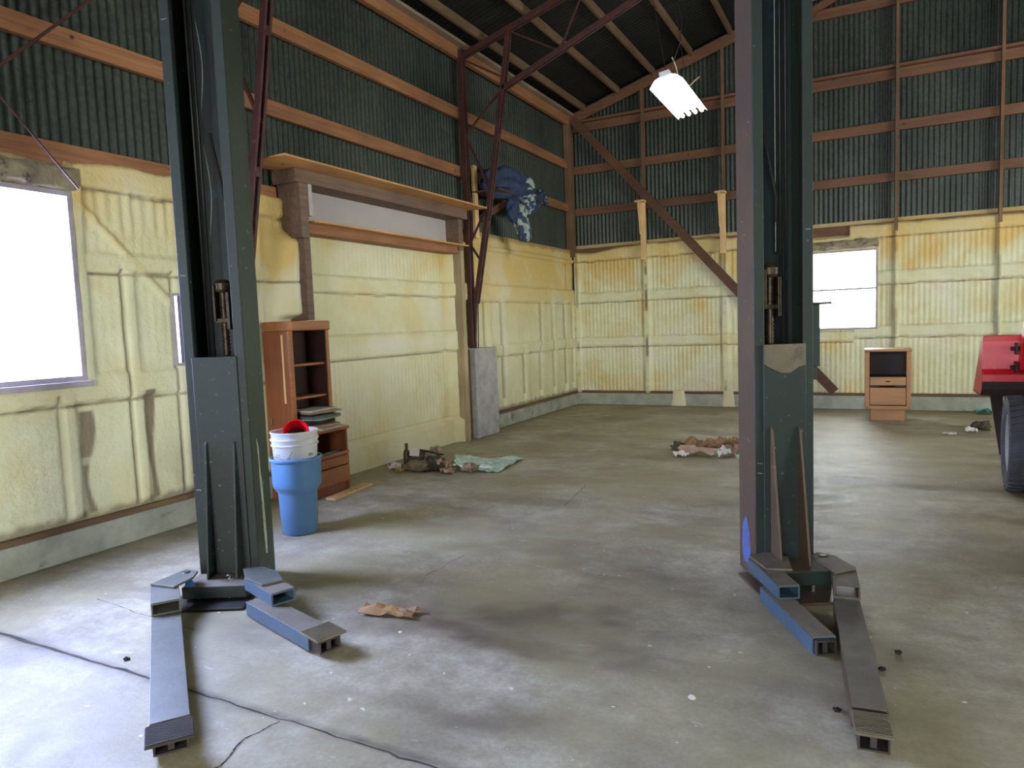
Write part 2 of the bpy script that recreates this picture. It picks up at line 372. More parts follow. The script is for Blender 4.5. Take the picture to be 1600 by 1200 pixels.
crack([(-1.98, 1.84), (-2.02, 1.70), (-1.97, 1.55), (-2.05, 1.30), (-2.0, 1.0)], 0.008)
crack([(-4.7, 1.86), (-3.9, 1.862), (-2.78, 1.858)], 0.018)
crack([(-2.78, 1.858), (-2.0, 1.85), (-1.2, 1.845), (-0.3, 1.83), (0.8, 1.84)], 0.009)
crack([(-3.9, 2.35), (-3.4, 2.30), (-3.0, 2.28)], 0.004)
crack([(-2.35, 3.35), (-2.33, 3.75)], 0.004)
crack([(-2.2, 5.1), (-2.3, 5.8)], 0.004)

# ============================================================ WALLS: corrugated steel
PITCH = 0.068
def corr(b, u0, u1, z0, z1f, plane, amp=0.009, per=8, z0f=None):
    n = int((u1 - u0) / PITCH * per); prev = None
    for i in range(n + 1):
        u = u0 + (u1 - u0) * i / n; off = amp * sin(2 * pi * u / PITCH)
        zt = z1f(u) if callable(z1f) else z1f; zb = z0
        a = b.addv(plane(u, off, zb)); c = b.addv(plane(u, off, zt))
        if prev: b.face((prev[0], a, c, prev[1]))
        prev = (a, c)
RIDGE_X, EAVE_Z, SL = 1.4, 5.02, 0.30
def roofz(x): return EAVE_Z + SL * ((x - XL) if x < RIDGE_X else (2 * RIDGE_X - XL - x))
XR = 2 * RIDGE_X - XL     # right wall
b = MB()
pl = lambda u, o, z: (XL - 0.10 + o, u, z)
corr(b, -6.0, 1.30, 0.2, 5.1, pl, per=6); corr(b, 2.90, 3.62, 0.2, 5.1, pl); corr(b, 4.22, YB + 0.1, 0.2, 5.1, pl)
corr(b, 1.30, 2.90, 0.2, 1.215, pl); corr(b, 1.30, 2.90, 2.42, 5.1, pl); corr(b, 3.62, 4.22, 0.2, 1.24, pl); corr(b, 3.62, 4.22, 1.78, 5.1, pl)
wall_left = struct(b.build('wall_left', METL, smooth=True, fixn=False))
b = MB()
pb = lambda u, o, z: (u, YB + 0.10 + o, z)
corr(b, XL - 0.1, -0.88, 0.2, lambda u: roofz(u) + 0.12, pb); corr(b, -0.01, XR, 0.2, lambda u: roofz(u) + 0.12, pb)
corr(b, -0.88, -0.01, 0.2, 1.215, pb); corr(b, -0.88, -0.01, 2.355, lambda u: roofz(u) + 0.12, pb)
wall_back = struct(b.build('wall_back', METB, smooth=True, fixn=False))
# the two walls out of the photograph: right-hand wall with window strip and front wall with doorway, both openings added for fill light
b = MB()
b.box(XR, XR + 0.1, -6, 2.5, 0, 5.1); b.box(XR, XR + 0.1, 7.9, YB + .1, 0, 5.1); b.box(XR, XR + .1, 2.5, 7.9, 0, 1.3); b.box(XR, XR + .1, 2.5, 7.9, 2.5, 5.1)
struct(b.build('unseen_wall_right', METB))
b = MB()
b.prism([(XL - .1, 0), (-1.7, 0), (-1.7, 4.0), (2.9, 4.0), (2.9, 0), (XR, 0), (XR, 5.05), (RIDGE_X, roofz(RIDGE_X)), (XL - .1, 5.0)], -6.1, -6.0, 'y')
struct(b.build('unseen_wall_front', METB))

# ------------------------------------------------------------ ceiling: roof sheets + purlins
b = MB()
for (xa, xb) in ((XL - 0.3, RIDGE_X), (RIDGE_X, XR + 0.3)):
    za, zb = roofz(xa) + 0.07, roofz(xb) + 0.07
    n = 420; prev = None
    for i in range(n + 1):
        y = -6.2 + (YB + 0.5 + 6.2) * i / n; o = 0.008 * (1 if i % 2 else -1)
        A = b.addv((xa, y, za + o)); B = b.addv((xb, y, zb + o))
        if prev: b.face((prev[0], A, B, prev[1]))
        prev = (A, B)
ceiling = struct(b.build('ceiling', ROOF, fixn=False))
def girt(parent, name, material, *args, bev=0.004):
    q = MB(); q.box(*args); return q.build(name, material, parent, bevel=bev)
for k in range(18):
    x = -4.46 + 0.61 * k
    if x > XR - 0.1: break
    z = roofz(x) + 0.04
    q = MB(); q.beam((x, -6, z - 0.05), (x, YB, z - 0.05), 0.042, 0.11); q.build('purlin', PURL, ceiling, bevel=0.003)
q = MB(); q.box(XL - 0.05, XL + 0.02, -6, YB, 4.86, 5.0); q.build('eave_beam', GIRT_Y, ceiling, bevel=0.004)
q = MB(); q.box(XL - 0.06, XL + 0.11, -6, YB, 5.0, 5.04); q.build('eave_plate', EAVE, ceiling, bevel=0.004)
# gable rafter along the back wall
q = MB(); q.beam((XL, YB - 0.06, roofz(XL) - 0.10), (RIDGE_X, YB - 0.06, roofz(RIDGE_X) - 0.10), 0.045, 0.16); q.build('gable_rafter', GIRT_X, ceiling, bevel=0.004)
q = MB(); q.beam((XR, YB - 0.06, roofz(XR) - 0.10), (RIDGE_X, YB - 0.06, roofz(RIDGE_X) - 0.10), 0.045, 0.16); q.build('gable_rafter', GIRT_X, ceiling, bevel=0.004)

# ------------------------------------------------------------ left wall framing
for (z0, z1) in ((3.385, 3.52), (4.12, 4.26)):
    girt(wall_left, 'girt', GIRT_Y, XL - 0.075, XL - 0.02, -6, YB, z0, z1)
girt(wall_left, 'girt', GIRT_Y, XL - 0.075, XL - 0.025, -6, 4.8, 2.61, 2.76)
q = MB(); q.box(XL - 0.08, XL + 0.05, YB - 0.12, YB + 0.02, 2.6, 5.0); q.build('corner_post', STUD, wall_left, bevel=0.004)
# ------------------------------------------------------------ back wall framing
for (z0, z1) in ((3.31, 3.44), (4.02, 4.16), (4.74, 4.88)):
    girt(wall_back, 'girt', GIRT_X, XL + 0.05, XR, YB + 0.02, YB + 0.075, z0, z1)
q = MB(); q.box(XL + .05, XR, YB - 0.045, YB + 0.075, 4.885, 4.925); q.build('girt_ledge', GIRT_X, wall_back, bevel=0.003)
girt(wall_back, 'girt', GIRT_X, XL + 0.05, XR, YB + 0.02, YB + 0.075, 2.60, 2.74)
girt(wall_back, 'girt', GIRT_X, -1.9, 4.7, YB + 0.02, YB + 0.075, 5.76, 5.90)
for k, x in enumerate((-3.45, -2.16, -0.98, 0.25, 1.49, 2.7, 3.9, 5.1)):
    if x in (-3.45, -2.16): segs = ((2.6, roofz(x) - .1),)
    elif x == -0.98: segs = ((2.3, roofz(x) - .1),)
    else: segs = ((2.6, roofz(x) - .1),)
    for (za, zb) in segs:
        q = MB(); q.box(x - 0.02, x + 0.022, YB - 0.075, YB + 0.03, za, zb); q.build('stud', STUD, wall_back, bevel=0.003)
q = MB(); q.beam((-4.66, YB - 0.12, 4.93), (-0.58, YB - 0.12, 0.235), 0.045, 0.135, up=(0, -1, 0)); 
q = MB(); q.beam((-4.66, YB - 0.10, 4.93), (-0.55, YB - 0.10, 0.27), 0.135, 0.045, up=(0, -1, 0)); q.build('diagonal_brace', BRACE, wall_back, bevel=0.003)
q = MB(); q.beam((-1.2, YB - 0.08, 5.72), (-0.3, YB - 0.08, 6.1), 0.1, 0.04, up=(0, -1, 0)); q.build('short_brace', GIRT_X, wall_back, bevel=0.003)

# ============================================================ FOAM (relief computed from the framing under it)
def band(z, a, b, e=0.02): return sst(a - e, a + e, z) * (1 - sst(b - e, b + e, z))
def foam_grid(name, us, zs, fn, plane, parent, holes):
    b = MB(); cols = []; nu, nz_ = len(us), len(zs)
    for z in zs:
        for u in us:
            d, c = fn(u, z); b.v.append(plane(u, d, z)); cols.append(c)
    for j in range(nz_ - 1):
        for i in range(nu - 1):
            uc = (us[i] + us[i + 1]) / 2; zc = (zs[j] + zs[j + 1]) / 2
            if any(h[0] < uc < h[1] and h[2] < zc < h[3] for h in holes): continue
            a = j * nu + i; b.face((a, a + 1, a + nu + 1, a + nu))
    return b.build(name, FOAM, parent, smooth=True, colors=cols, fixn=False)
def rng(a, b, st):
    n = int(round((b - a) / st)); return [a + (b - a) * i / n for i in range(n + 1)]
def gap(x, c, w):          # narrow groove
    t = abs(x - c) / w; return max(0, 1 - t * t)

# back wall foam
B_BANDS = [(1.03, 1.17), (1.80, 1.95), (2.52, 2.9)]
def foam_back(x, z):
    n1 = fbm(x * 1.5, z * 1.5, 20); n2 = fbm(x * 9, z * 9, 25, 3)
    right = x > -0.3
    bands = [(1.085, 1.235), (1.86, 2.03), (2.545, 2.9)] if right else B_BANDS
    wob = 0.012 * fbm(x * 4, z, 31)
    d = 0.0; groove = 0.0
    studs = [-4.70, -3.45, -2.16, -0.98, 0.25, 1.49, 2.7, 3.9, 5.1]
    for s in studs:
        w = 0.055 if not right else 0.022
        d = max(d, (0.04 if not right else 0.075) * band(x, s - w - wob, s + w + wob, 0.018))
        if s > -4.6: groove = max(groove, gap(x, s - w - 0.02, 0.015) * 0.35 * (0.4 + sst(-.2, .4, n1)))
    for (a, c) in bands:
        d = max(d, 0.024 * band(z, a + wob, c + wob, 0.014))
        groove = max(groove, gap(z, a + wob - 0.02, 0.013) * (0.75 + 0.6 * fbm(x * 3, z, 44)), 0.25 * gap(z, c + wob + 0.015, 0.012))
    flat = 1 - min(1, d / 0.03)
    d += flat * 0.0085 * sin(2 * pi * x / PITCH) * (0.6 + 0.4 * n1)
    d += 0.004 * n2 - 0.018 * groove
    # top feathering: bare board shows above foam
    top = 2.66 + (0.06 * sst(-4.6, -3.6, x) if not right else 0.05) + 0.04 * fbm(x * 1.3, 0, 50)
    yel = 0.75 * sst(2.0, 2.7, z + 0.25 * n1) + 0.35 * sst(0.1, 0.5, n1) + 0.35 * flat * sst(-.1, .5, fbm(x * 2.2, z * 2.2, 60)) 
    yel += 0.55 * exp(-((x + 2.62) ** 2) / 0.03 - ((z - 1.62) ** 2) / 0.02) + 0.5 * exp(-((x + 3.5) ** 2) / 0.03 - ((z - 1.65) ** 2) / 0.02)
    dirt_shade = max(0, groove) * 1.0  # gap shadow of the grooves painted into this channel
    cut = sst(top - 0.01, top + 0.03, z); d = d * (1 - cut) - 0.07 * cut
    dirt_shade = max(dirt_shade, 0.3 * sst(top - 0.05, top, z))
    if -1.0 < x < -0.35: cut = sst(2.56, 2.60, z + .02 * n2); d = d * (1 - cut) - 0.07 * cut
    for s, wv in ((-4.70, 0.5), (-3.45, 0.8), (-2.16, 0.6), (0.25, .35), (1.49, .35)):
        dirt_shade = max(dirt_shade, wv * band(x, s - 0.022, s + 0.022, 0.012) * sst(-0.1, 0.25, fbm(s * 9, z * 2.5, 70)))
    dirt_shade = max(dirt_shade, 0.7 * (1 - sst(0.24, 0.27, z)) * (0.6 + .5 * n2))
    pale = 0.4 * sst(0.15, 0.5, -n1) * (1 - sst(2.0, 2.4, z))
    return d, (min(0.95, max(0, yel)), min(1, max(0, dirt_shade)), max(0, pale))
us = rng(-4.74, 2.6, 0.0136); zs = rng(0.215, 2.80, 0.0172)
foam_grid('foam_insulation', us, zs, foam_back, lambda u, d, z: (u, YB - d, z), wall_back, [(-0.87, -0.01, 1.215, 2.355)])
foam_grid('foam_insulation', rng(2.6, XR, 0.1), rng(0.215, 2.8, 0.1), foam_back, lambda u, d, z: (u, YB - d, z), wall_back, [])

# left wall foam, camera side of the doorway and beyond it
def foam_left(y, z):
    n1 = fbm(y * 1.5, z * 1.5, 120); n2 = fbm(y * 10, z * 10, 125, 3)
    d = 0; groove = 0; dirt_shade = 0; yel = 0
    wob = 0.012 * fbm(y * 3, z * 3, 131)
    if y < 4.9:
        # horizontal ribs
        rails = [(1.04, 1.22), (1.93, 2.05), (2.5, 2.75)]
        for (a, c) in rails:
            if y < 3.0 and a > 1.5: continue
            d = max(d, 0.022 * band(z, a + wob, c + wob, 0.015))
            groove = max(groove, gap(z, a + wob - 0.018, 0.014) * (0.9 + fbm(y * 4, z, 133)))
        verts = [(2.80, 0.045, .25, 1.1), (3.30, 0.04, 0.25, 1.95), (2.96, .04, 1.2, 2.5), (3.70, .04, .25, 1.95), (4.5, 0.05, 0.2, 2.7)]
        for (c, w, a, e) in verts:
            if a < z < e:
                d = max(d, 0.026 * band(y, c - w, c + w, 0.012))
                groove = max(groove, 0.8 * gap(y, c - w - 0.014, 0.012))
        # bare wood strips left unsprayed
        if 0.28 < z < 0.98:
            c = 2.90 + 0.02 * sin(z * 9); w = 0.035 + 0.02 * sin(z * 8 + 1); dirt_shade = max(dirt_shade, 0.75 * band(y, c - w, c + w, 0.012) * (0.5 if 0.6 < z < 0.66 else 1))
        if 0.28 < z < 1.08:
            c = 3.385 + 0.012 * sin(z * 7); w = 0.032 + 0.012 * sin(z * 6 + 2); dirt_shade = max(dirt_shade, 0.8 * band(y, c - w, c + w, 0.012))
        # foam-coated diagonal rod
        q = 2.93 + (2.42 - z) * 0.98
        if 1.66 < z < 2.45: d = max(d, 0.022 * band(y, q - 0.02, q + 0.045, 0.012)); yel += 0.35 * band(y, q, q + 0.06, 0.03)
        if y > 2.95 and z > 2.1: d += 0.006 * sin(2 * pi * y / 0.09) * sst(2.15, 2.3, z) * (1 - sst(2.48, 2.52, z)); 
        if 4.2 < y < 4.82 and z < 2.7: yel += 0.25
        if 4.55 < y: yel += 0.8 * band(y, 4.62, 4.85, .07) * sst(1.6, 2.2, z + .3 * n1)
        yel += 0.55 * sst(1.7, 2.6, z + 0.3 * n1) + 0.2 * sst(0.0, 0.5, n1)
        top = 2.62 + (0.0 if y < 2.9 else 0.04) + 0.04 * fbm(y * 2.2, 1, 140)
        if y < 2.98 and z > 2.46: dirt_shade = max(dirt_shade, 0.45)
        cut = sst(top - 0.01, top + 0.035, z)
        if y > 4.5: d = max(d, 0.15 * sst(4.62, 4.87, y + 0.03 * n1) * (1 - sst(2.25, 2.42, z)) * sst(1.57, 1.63, z))
    else:
        for (a, c, g) in ((1.02, 1.18, 1), (1.80, 2.02, .8), (2.50, 2.55, 0.6)):
            d = max(d, 0.035 * band(z, a + wob, c + wob, 0.012)); groove = max(groove, g * 0.6 * gap(z, a + wob - 0.018, 0.011))
        up = [8.55, 9.05, 10.38, 10.85, 11.35, 11.7]; lo = [8.55, 9.05, 9.72, 10.32, 10.85, 11.35, 11.7]
        for c in (up if z > 1.1 else lo):
            if 0.25 < z < 1.86:
                d = max(d, 0.04 * band(y, c - 0.075, c + 0.075, 0.014)); groove = max(groove, 0.9 * gap(y, c - 0.075 - 0.013, 0.014) * (1 if 0.4 < z < 1.78 else 0))
        if 2.02 < z < 2.5: groove = max(groove, 0.9 * gap(y, 11.42, 0.02))
        yel += 0.8 * sst(1.3, 2.4, z + 0.25 * n1) + 0.15
        if z < 1.0 and y < 9.1: yel -= 0.2
        top = 2.62
        dirt_shade = max(dirt_shade, 0.55 * sst(2.63, 2.7, z + 0.03 * fbm(y * 5, 0, 150)))
        dirt_shade = max(dirt_shade, 0.6 * exp(-((y - 9.25) ** 2) / 0.01) * sst(2.35, 2.6, z))
        dirt_shade = max(dirt_shade, .5 * exp(-((y - 11.72) ** 2) / 0.002) * sst(-.2, .2, fbm(3, z * 4, 8)))
    flat = 1 - min(1, d / 0.03)
    if y > 4.9 : d += flat * 0.001 * n1
    else: d += flat * (0.0016 * sin(2 * pi * y / PITCH) if 1.2 < z else 0.0007 * sin(2 * pi * y / PITCH))
    d += 0.005 * n2 + 0.006 * n1 - 0.02 * max(0, groove)
    if y < 4.9: d = d * (1 - cut) - 0.06 * cut
    dirt_shade = max(dirt_shade, min(1, groove) * 0.85, 0.6 * (1 - sst(0.26, 0.31, z + 0.03 * n2)))  # grooves coloured dark for gap and shadow
    return d, (min(0.95, max(0, yel)), min(1, max(0, dirt_shade)), 0.25 * sst(.1, .5, -n1))
pf = lambda u, d, z: (XL - 0.02 + d, u, z)
foam_grid('foam_insulation', rng(1.0, 4.88, 0.0165), rng(0.215, 2.73, 0.0175), foam_left, pf, wall_left, [(1.30, 2.895, 1.215, 2.425), (3.635, 4.21, 1.245, 1.775)])
foam_grid('foam_insulation', rng(-6, 1.0, 0.1), rng(0.215, 2.73, 0.1), foam_left, pf, wall_left, [])
foam_grid('foam_insulation', rng(7.68, 11.72, 0.019), rng(0.215, 2.72, 0.018), foam_left, pf, wall_left, [])
# wood sill on the curb, then curb
for nm, a in (('baseboard_left', (XL - 0.1, XL + 0.02, -6, 4.9, 0, 0.20)),):
    q = MB(); q.box(*a); bl = struct(q.build(nm, CURB, bevel=0.01))
q = MB(); q.box(XL - 0.1, XL + 0.02, 7.70, YB + 0.02, 0, 0.20); q.build('curb_section', CURB, bl, bevel=0.01)
for (a, c) in ((-6, 4.9), (7.7, YB)):
    q = MB(); q.box(XL - 0.1, XL + 0.03, a, c, 0.20, 0.24); q.build('sill_plate', DARKW, bl, bevel=0.004)
q = MB(); q.box(XL, XR, YB - 0.03, YB + 0.1, 0, 0.205); bb = struct(q.build('baseboard_back', CURB, bevel=0.01))
q = MB(); q.box(XL, XR, YB - 0.035, YB + 0.1, 0.205, 0.245); q.build('sill_plate', DARKWX, bb, bevel=0.004)
# foam overspray running down over the back curb
def drip(x, w):
    q = MB(); cols = []
    n, mm = 12, 14; idx = {}
    for j in range(mm + 1):
        for i in range(n + 1):
            u = i / n * 2 - 1; z = 0.005 + 0.26 * j / mm; ww = w * (1.15 - 0.3 * j / mm)
            e = max(0, 1 - abs(u) ** 3); dd = 0.032 + 0.022 * e
            idx[i, j] = len(q.v); q.v.append((x + u * ww + .01 * fbm(z * 20, x, 3), YB - 0.005 - dd, z)); cols.append((0.3, 0.0, 0.3))
    for j in range(mm):
        for i in range(n): q.face((idx[i, j], idx[i + 1, j], idx[i + 1, j + 1], idx[i, j + 1]))
    q.build('foam_drip', FOAM, bb, smooth=True, colors=cols, fixn=False)
drip(-2.93, 0.11); drip(-2.12, 0.09)

# ------------------------------------------------------------ windows
def pane_grid(nm, mats, x0, x1, z0, z1, axis, pos, fw, depth, mid=None, barmat=None):
    def bx(q, a, b_, c, d, pa, pb_):
        if axis == 'x': q.box(pa, pb_, a, b_, c, d)
        else: q.box(a, b_, pa, pb_, c, d)
    q = MB()
    pa, pb_ = pos
    for r in ((x0, x0 + fw, z0, z1), (x1 - fw, x1, z0, z1), (x0 + fw, x1 - fw, z0, z0 + fw), (x0 + fw, x1 - fw, z1 - fw, z1)): bx(q, *r, pa, pb_)
    w = struct(q.build(nm, mats, bevel=0.004))
    q = MB(); c = (pa + pb_) / 2
    if axis == 'x':
        i = [q.addv(v) for v in ((c, x0 + fw, z0 + fw), (c, x1 - fw, z0 + fw), (c, x1 - fw, z1 - fw), (c, x0 + fw, z1 - fw))]
    else:
        i = [q.addv(v) for v in ((x0 + fw, c, z0 + fw), (x1 - fw, c, z0 + fw), (x1 - fw, c, z1 - fw), (x0 + fw, c, z1 - fw))]
    q.face(i); 
    q.build('pane', GLASS, w, fixn=False)
    if mid:
        q = MB(); bx(q, x0 + fw, x1 - fw, mid - 0.013, mid + 0.013, pa + 0.005, pb_ - 0.005); q.build('mullion', barmat or mats, w)
    return w
w1 = pane_grid('window_1', FRAMEW, 1.27, 2.93, 1.185, 2.44, 'x', (XL - 0.10, XL + 0.012), 0.035, 0.1)
w2 = pane_grid('window_2', FRAMEW, 3.62, 4.22, 1.235, 1.79, 'x', (XL - 0.08, XL + 0.02), 0.02, 0.1)
q = MB(); q.box(XL - .03, XL + .015, 3.70, 3.725, 1.25, 1.775); q.build('mullion', FRAMEB, w2)
w3 = pane_grid('window_3', FRAMEW, -0.9, 0.02, 1.20, 2.375, 'y', (YB - 0.03, YB + 0.09), 0.028, 0.1, mid=1.80)
# tattered insulation above two windows
def lump(name, material, x0, x1, z0, z1, axis, pos, amp, parent, seed):
    q = MB(); nu, nv = 60, 14; idx = {}
    for j in range(nv + 1):
        for i in range(nu + 1):
            u, v = i / nu, j / nv
            a = x0 + (x1 - x0) * u; z = z0 + (z1 - z0) * v + 0.018 * fbm(a * 8, v * 3, seed)
            e = (1 - abs(2 * v - 1) ** 4) * (1 - abs(2 * u - 1) ** 14)
            d = e * (amp + amp * 0.8 * fbm(a * 6, z * 9, seed + 3))
            idx[i, j] = q.addv((pos + d, a, z) if axis == 'x' else (a, pos - d, z))
    for j in range(nv):
        for i in range(nu): q.face((idx[i, j], idx[i + 1, j], idx[i + 1, j + 1], idx[i, j + 1]))
    return q.build(name, material, parent, smooth=True, fixn=False)
lump('ragged_lining', OLDF, 1.2, 3.0, 2.44, 2.60, 'x', XL + 0.005, 0.03, w1, 5)
lump('ragged_lining', OLDF, -0.92, 0.03, 2.40, 2.52, 'y', YB - 0.02, 0.04, w3, 9)
q = MB(); q.box(XL - .02, XL + 0.035, 1.2, 2.96, 1.145, 1.185); q.build('window_sill', FRAMEW, w1, bevel=0.004)

# ============================================================ former garage doorway in the left wall
def foam_door(y, z):
    n1 = fbm(y * 1.5, z * 1.5, 220); n2 = fbm(y * 10, z * 10, 225, 3); wob = 0.008 * fbm(y * 3, z, 230)
    d = 0; groove = 0
    for (a, c) in ((1.17, 1.40), (1.84, 2.0)):
        d = max(d, 0.02 * band(z, a + wob, c + wob, 0.02)); groove = max(groove, gap(z, a + wob - 0.015, 0.011), 0.4 * gap(z, c + wob + 0.01, 0.01))
    d = max(d, 0.07 * (1 - sst(0.27, 0.32, z + wob)) * sst(4.98, 5.05, y))
    e = min(1, max(0, 1 - (min(y - 4.95, 7.62 - y) - 0.0) / 0.13)); d += 0.10 * e * e * (1 if y > 5.3 else sst(1.57, 1.66, z))
    groove = max(groove, 0.25 * gap(z, 0.33, 0.012))
    vis = 1 if (z > 0.34) else 0
    d += 0.0035 * sin(2 * pi * y / PITCH) * vis * (1 - e) * (1 if z < 1.15 or z > 2.02 else 0.3)
    d += 0.005 * n2 - 0.015 * groove
    yel = 0.12 + 0.3 * sst(0, .5, n1) + 0.5 * exp(-((y - 7.52) ** 2) / 0.006) * sst(1.2, 1.8, z) + 0.45 * sst(2.05, 2.4, z) * sst(-.2, .4, fbm(y * 2, z * 2, 240))
    return d, (min(0.9, max(0, yel)), min(1, max(0, groove) * 0.75), 0.3 * sst(0, .5, -n1) + 0.5 * exp(-((z - 1.28) ** 2) / 0.004) * sst(5.3, 6.5, y))  # second channel paints the shadow in the grooves
d1 = foam_grid('door_1', rng(4.93, 7.64, 0.017), rng(0.0, 2.46, 0.0175), foam_door, lambda u, d, z: (XL - 0.04 + d, u, z), None, [])
struct(d1)
q = MB(); q.box(XL - 0.06, XL - 0.02, 4.95, 7.64, 2.46, 2.84); q.build('upper_panel', PANEL, d1)
q = MB(); q.box(XL - 0.05, XL + 0.22, 4.83, 4.93, 2.30, 2.80); q.build('door_jamb', OLDW, d1, bevel=0.004)
q = MB(); q.box(XL - 0.05, XL + 0.015, 4.87, 4.95, 0.0, 1.565); q.build('door_jamb', OLDW, d1); q = MB(); q.box(XL - 0.05, XL + 0.20, 4.87, 4.95, 1.565, 2.30); q.build('door_jamb', OLDW, d1, bevel=0.004)
q = MB(); q.box(XL + 0.10, XL + 0.225, 4.935, 4.98, 2.5, 2.80); q.build('jamb_facing', PANEL, d1, bevel=0.002)
q = MB(); q.box(XL - 0.05, XL + 0.17, 7.62, 7.70, 0.0, 2.40); q.build('door_jamb', JAMBF, d1, bevel=0.006)
q = MB(); q.box(XL - 0.05, XL + 0.17, 7.60, 7.69, 2.40, 2.80); q.build('door_jamb', OLDW, d1, bevel=0.006)
q = MB(); q.box(XL - 0.05, XL + 0.23, 4.78, 7.72, 2.78, 2.90); q.build('door_header', OLDW, d1, bevel=0.004)
q = MB(); q.box(XL - 0.05, XL + 0.14, 4.94, 7.62, 2.36, 2.45); q.build('lintel_rail', GIRT_Y, d1, bevel=0.004)
# planks lying on the header and on the rail
def plank(x0, x1, y0, y1, z0, z1, m_, label, dz=0.0, grp=None):
    q = MB(); cx, cy = (x0 + x1) / 2, (y0 + y1) / 2
    q.box(x0 - cx, x1 - cx, y0 - cy, y1 - cy, 0, z1 - z0); o = q.build('wooden_board', m_, bevel=0.002, loc=(cx, cy, z0)); o.rotation_euler.z = dz
    tag(o, label, 'board', grp); return o
plank(XL - 0.02, XL + 0.47, 4.42, 7.80, 2.90, 2.918, PLANK, 'long light wooden board lying on the door header, left part resting like a shelf')
plank(XL + 0.10, XL + 0.38, 7.28, 7.76, 2.918, 2.930, PALE, 'short pale board lying on the far end of the long shelf board', 0.06)
plank(XL + 0.0, XL + 0.24, 4.98, 7.72, 2.45, 2.464, PLANK, 'narrow wooden board on the lower rail under the grey panel of the walled up doorway')

# foam behind camera-left of the door: bare strip stains done; concrete pier
q = MB(); q.box(-0.085, 0.10, -0.28, 0.30, 0, 1.17)
pier = q.build('concrete_pier', CONC, bevel=0.012, loc=(-4.67, 8.13, 0)); tag(pier, 'light grey concrete pier under the steel truss leg beside the old doorway', 'pier')
q = MB(); q.box(-0.145, 0.02, -0.40, -0.285, 0.06, 1.15); q.build('shaded_gap_strip', DARKW, pier)  # dark strip standing in for the shaded gap beside the pier
q = MB(); q.box(0, 0.03, 0, 0.10, 0.2, 0.62); o = q.build('brick_red_offcut', mat('brick_red', (128, 58, 44), None, 5, 0.8), loc=(-4.70, 8.47, 0.04)); tag(o, 'narrow brick red offcut standing against the foam wall behind the concrete pier', 'offcut'); o.rotation_euler = (0, 0.0, 0)

# ============================================================ steel trusses
def web(q, a, c, r=0.012):
    q.beam(a, c, r * 2, r * 2, up=(0, 1, 0))
def truss(y, label, full=True):
    t = empty('steel_truss', (XL, y, 0), label=label, cat='truss', group=None)
    X = lambda x: x - XL
    q = MB()
    for dy in (-0.03, 0.03): q.beam((X(-4.72), dy, 1.17), (X(-4.72), dy, 4.97), 0.03, 0.075, up=(1, 0, 0))
    q.build('wall_post', STEEL, t, bevel=0.003)
    q = MB(); pts = [(-4.64, 1.75), (-4.55, 2.2), (-4.33, 3.30), (-4.13, 4.41), (-4.03, 5.04)]
    for dy in (-0.028, 0.028):
        for a, c in zip(pts, pts[1:]): q.beam((X(a[0]), dy, a[1]), (X(c[0]), dy, c[1]), 0.022, 0.06, up=(1, 0, 0))
    for (x, z) in ((-4.44, 2.75), (-4.24, 3.8), (-4.16, 4.25)): q.box(X(x) - 0.03, X(x) + 0.03, -0.035, 0.035, z - 0.04, z + 0.04)
    q.build('inner_chord', STEEL, t, bevel=0.002)
    q = MB()
    for a, c in (((-4.70, 3.90), (-4.15, 4.38)), ((-4.70, 3.90), (-4.36, 3.15)), ((-4.70, 2.52), (-4.38, 3.05)), ((-4.70, 2.52), (-4.52, 2.25)), ((-4.70, 1.85), (-4.54, 2.1)), ((-4.71, 4.85), (-4.10, 4.50))):
        web(q, (X(a[0]), 0, a[1]), (X(c[0]), 0, c[1]))
    q.tube([(X(-4.64), 0.0, 1.78), (X(-4.68), 0.0, 1.17)], 0.013, 8); q.tube([(X(-4.60), -0.02, 1.95), (X(-4.62), -0.03, 1.17)], 0.008, 8)
    q.build('web_bracing', STEEL, t)
    q = MB()
    for dy in (-0.028, 0.028): q.beam((X(-4.76), dy, 4.86), (X(RIDGE_X), dy, 4.86 + 0.285 * (RIDGE_X + 4.76)), 0.022, 0.07)
    q.build('top_chord', STEEL, t, bevel=0.002)
    q = MB()
    for dy in (-0.028, 0.028): q.beam((X(-4.13), dy, 4.38), (X(RIDGE_X), dy, 4.38 + 0.385 * (RIDGE_X + 4.13)), 0.022, 0.06)
    q.build('bottom_chord', STEEL, t, bevel=0.002)
    q = MB(); x = -3.33; s = 0
    zt = lambda x: 4.86 + 0.285 * (x + 4.76); zb = lambda x: 4.38 + 0.385 * (x + 4.13)
    nodes = [(-4.05, zt(-4.05)), (-3.36, zb(-3.36)), (-3.0, zt(-3.0)), (-2.3, zb(-2.3)), (-1.9, zt(-1.9)), (-1.2, zb(-1.2)), (-0.7, zt(-0.7))]
    for a, c in zip(nodes, nodes[1:]): web(q, (X(a[0]), 0, a[1]), (X(c[0]), 0, c[1]), 0.010)
    q.build('roof_web', STEEL, t)
    return t
truss(8.05, 'red oxide steel truss whose leg stands on the concrete pier')
truss(4.24, 'red oxide steel truss rising just right of the left green lift post')
# X bracing rods on the near part of the wall
q = MB(); q.tube([(0, 0.5 - 2.5, 3.05 + 2.12), (0, 0.43, 2.45)], 0.007, 8)
o = q.build('bracing_rod', STEEL, loc=(XL + 0.09, 2.5, 0)); tag(o, 'thin steel bracing rod slanting down to the right above the bright left window', 'rod')
q = MB(); q.tube([(0, -1.0, 2.05), (0, 0.0, 3.1), (0, 1.9, 5.0)], 0.010, 8)
o = q.build('bracing_rod', STEEL, loc=(XL + 0.12, 2.5, 0)); tag(o, 'steel bracing rod climbing to the right across the upper metal wall at far left', 'rod')

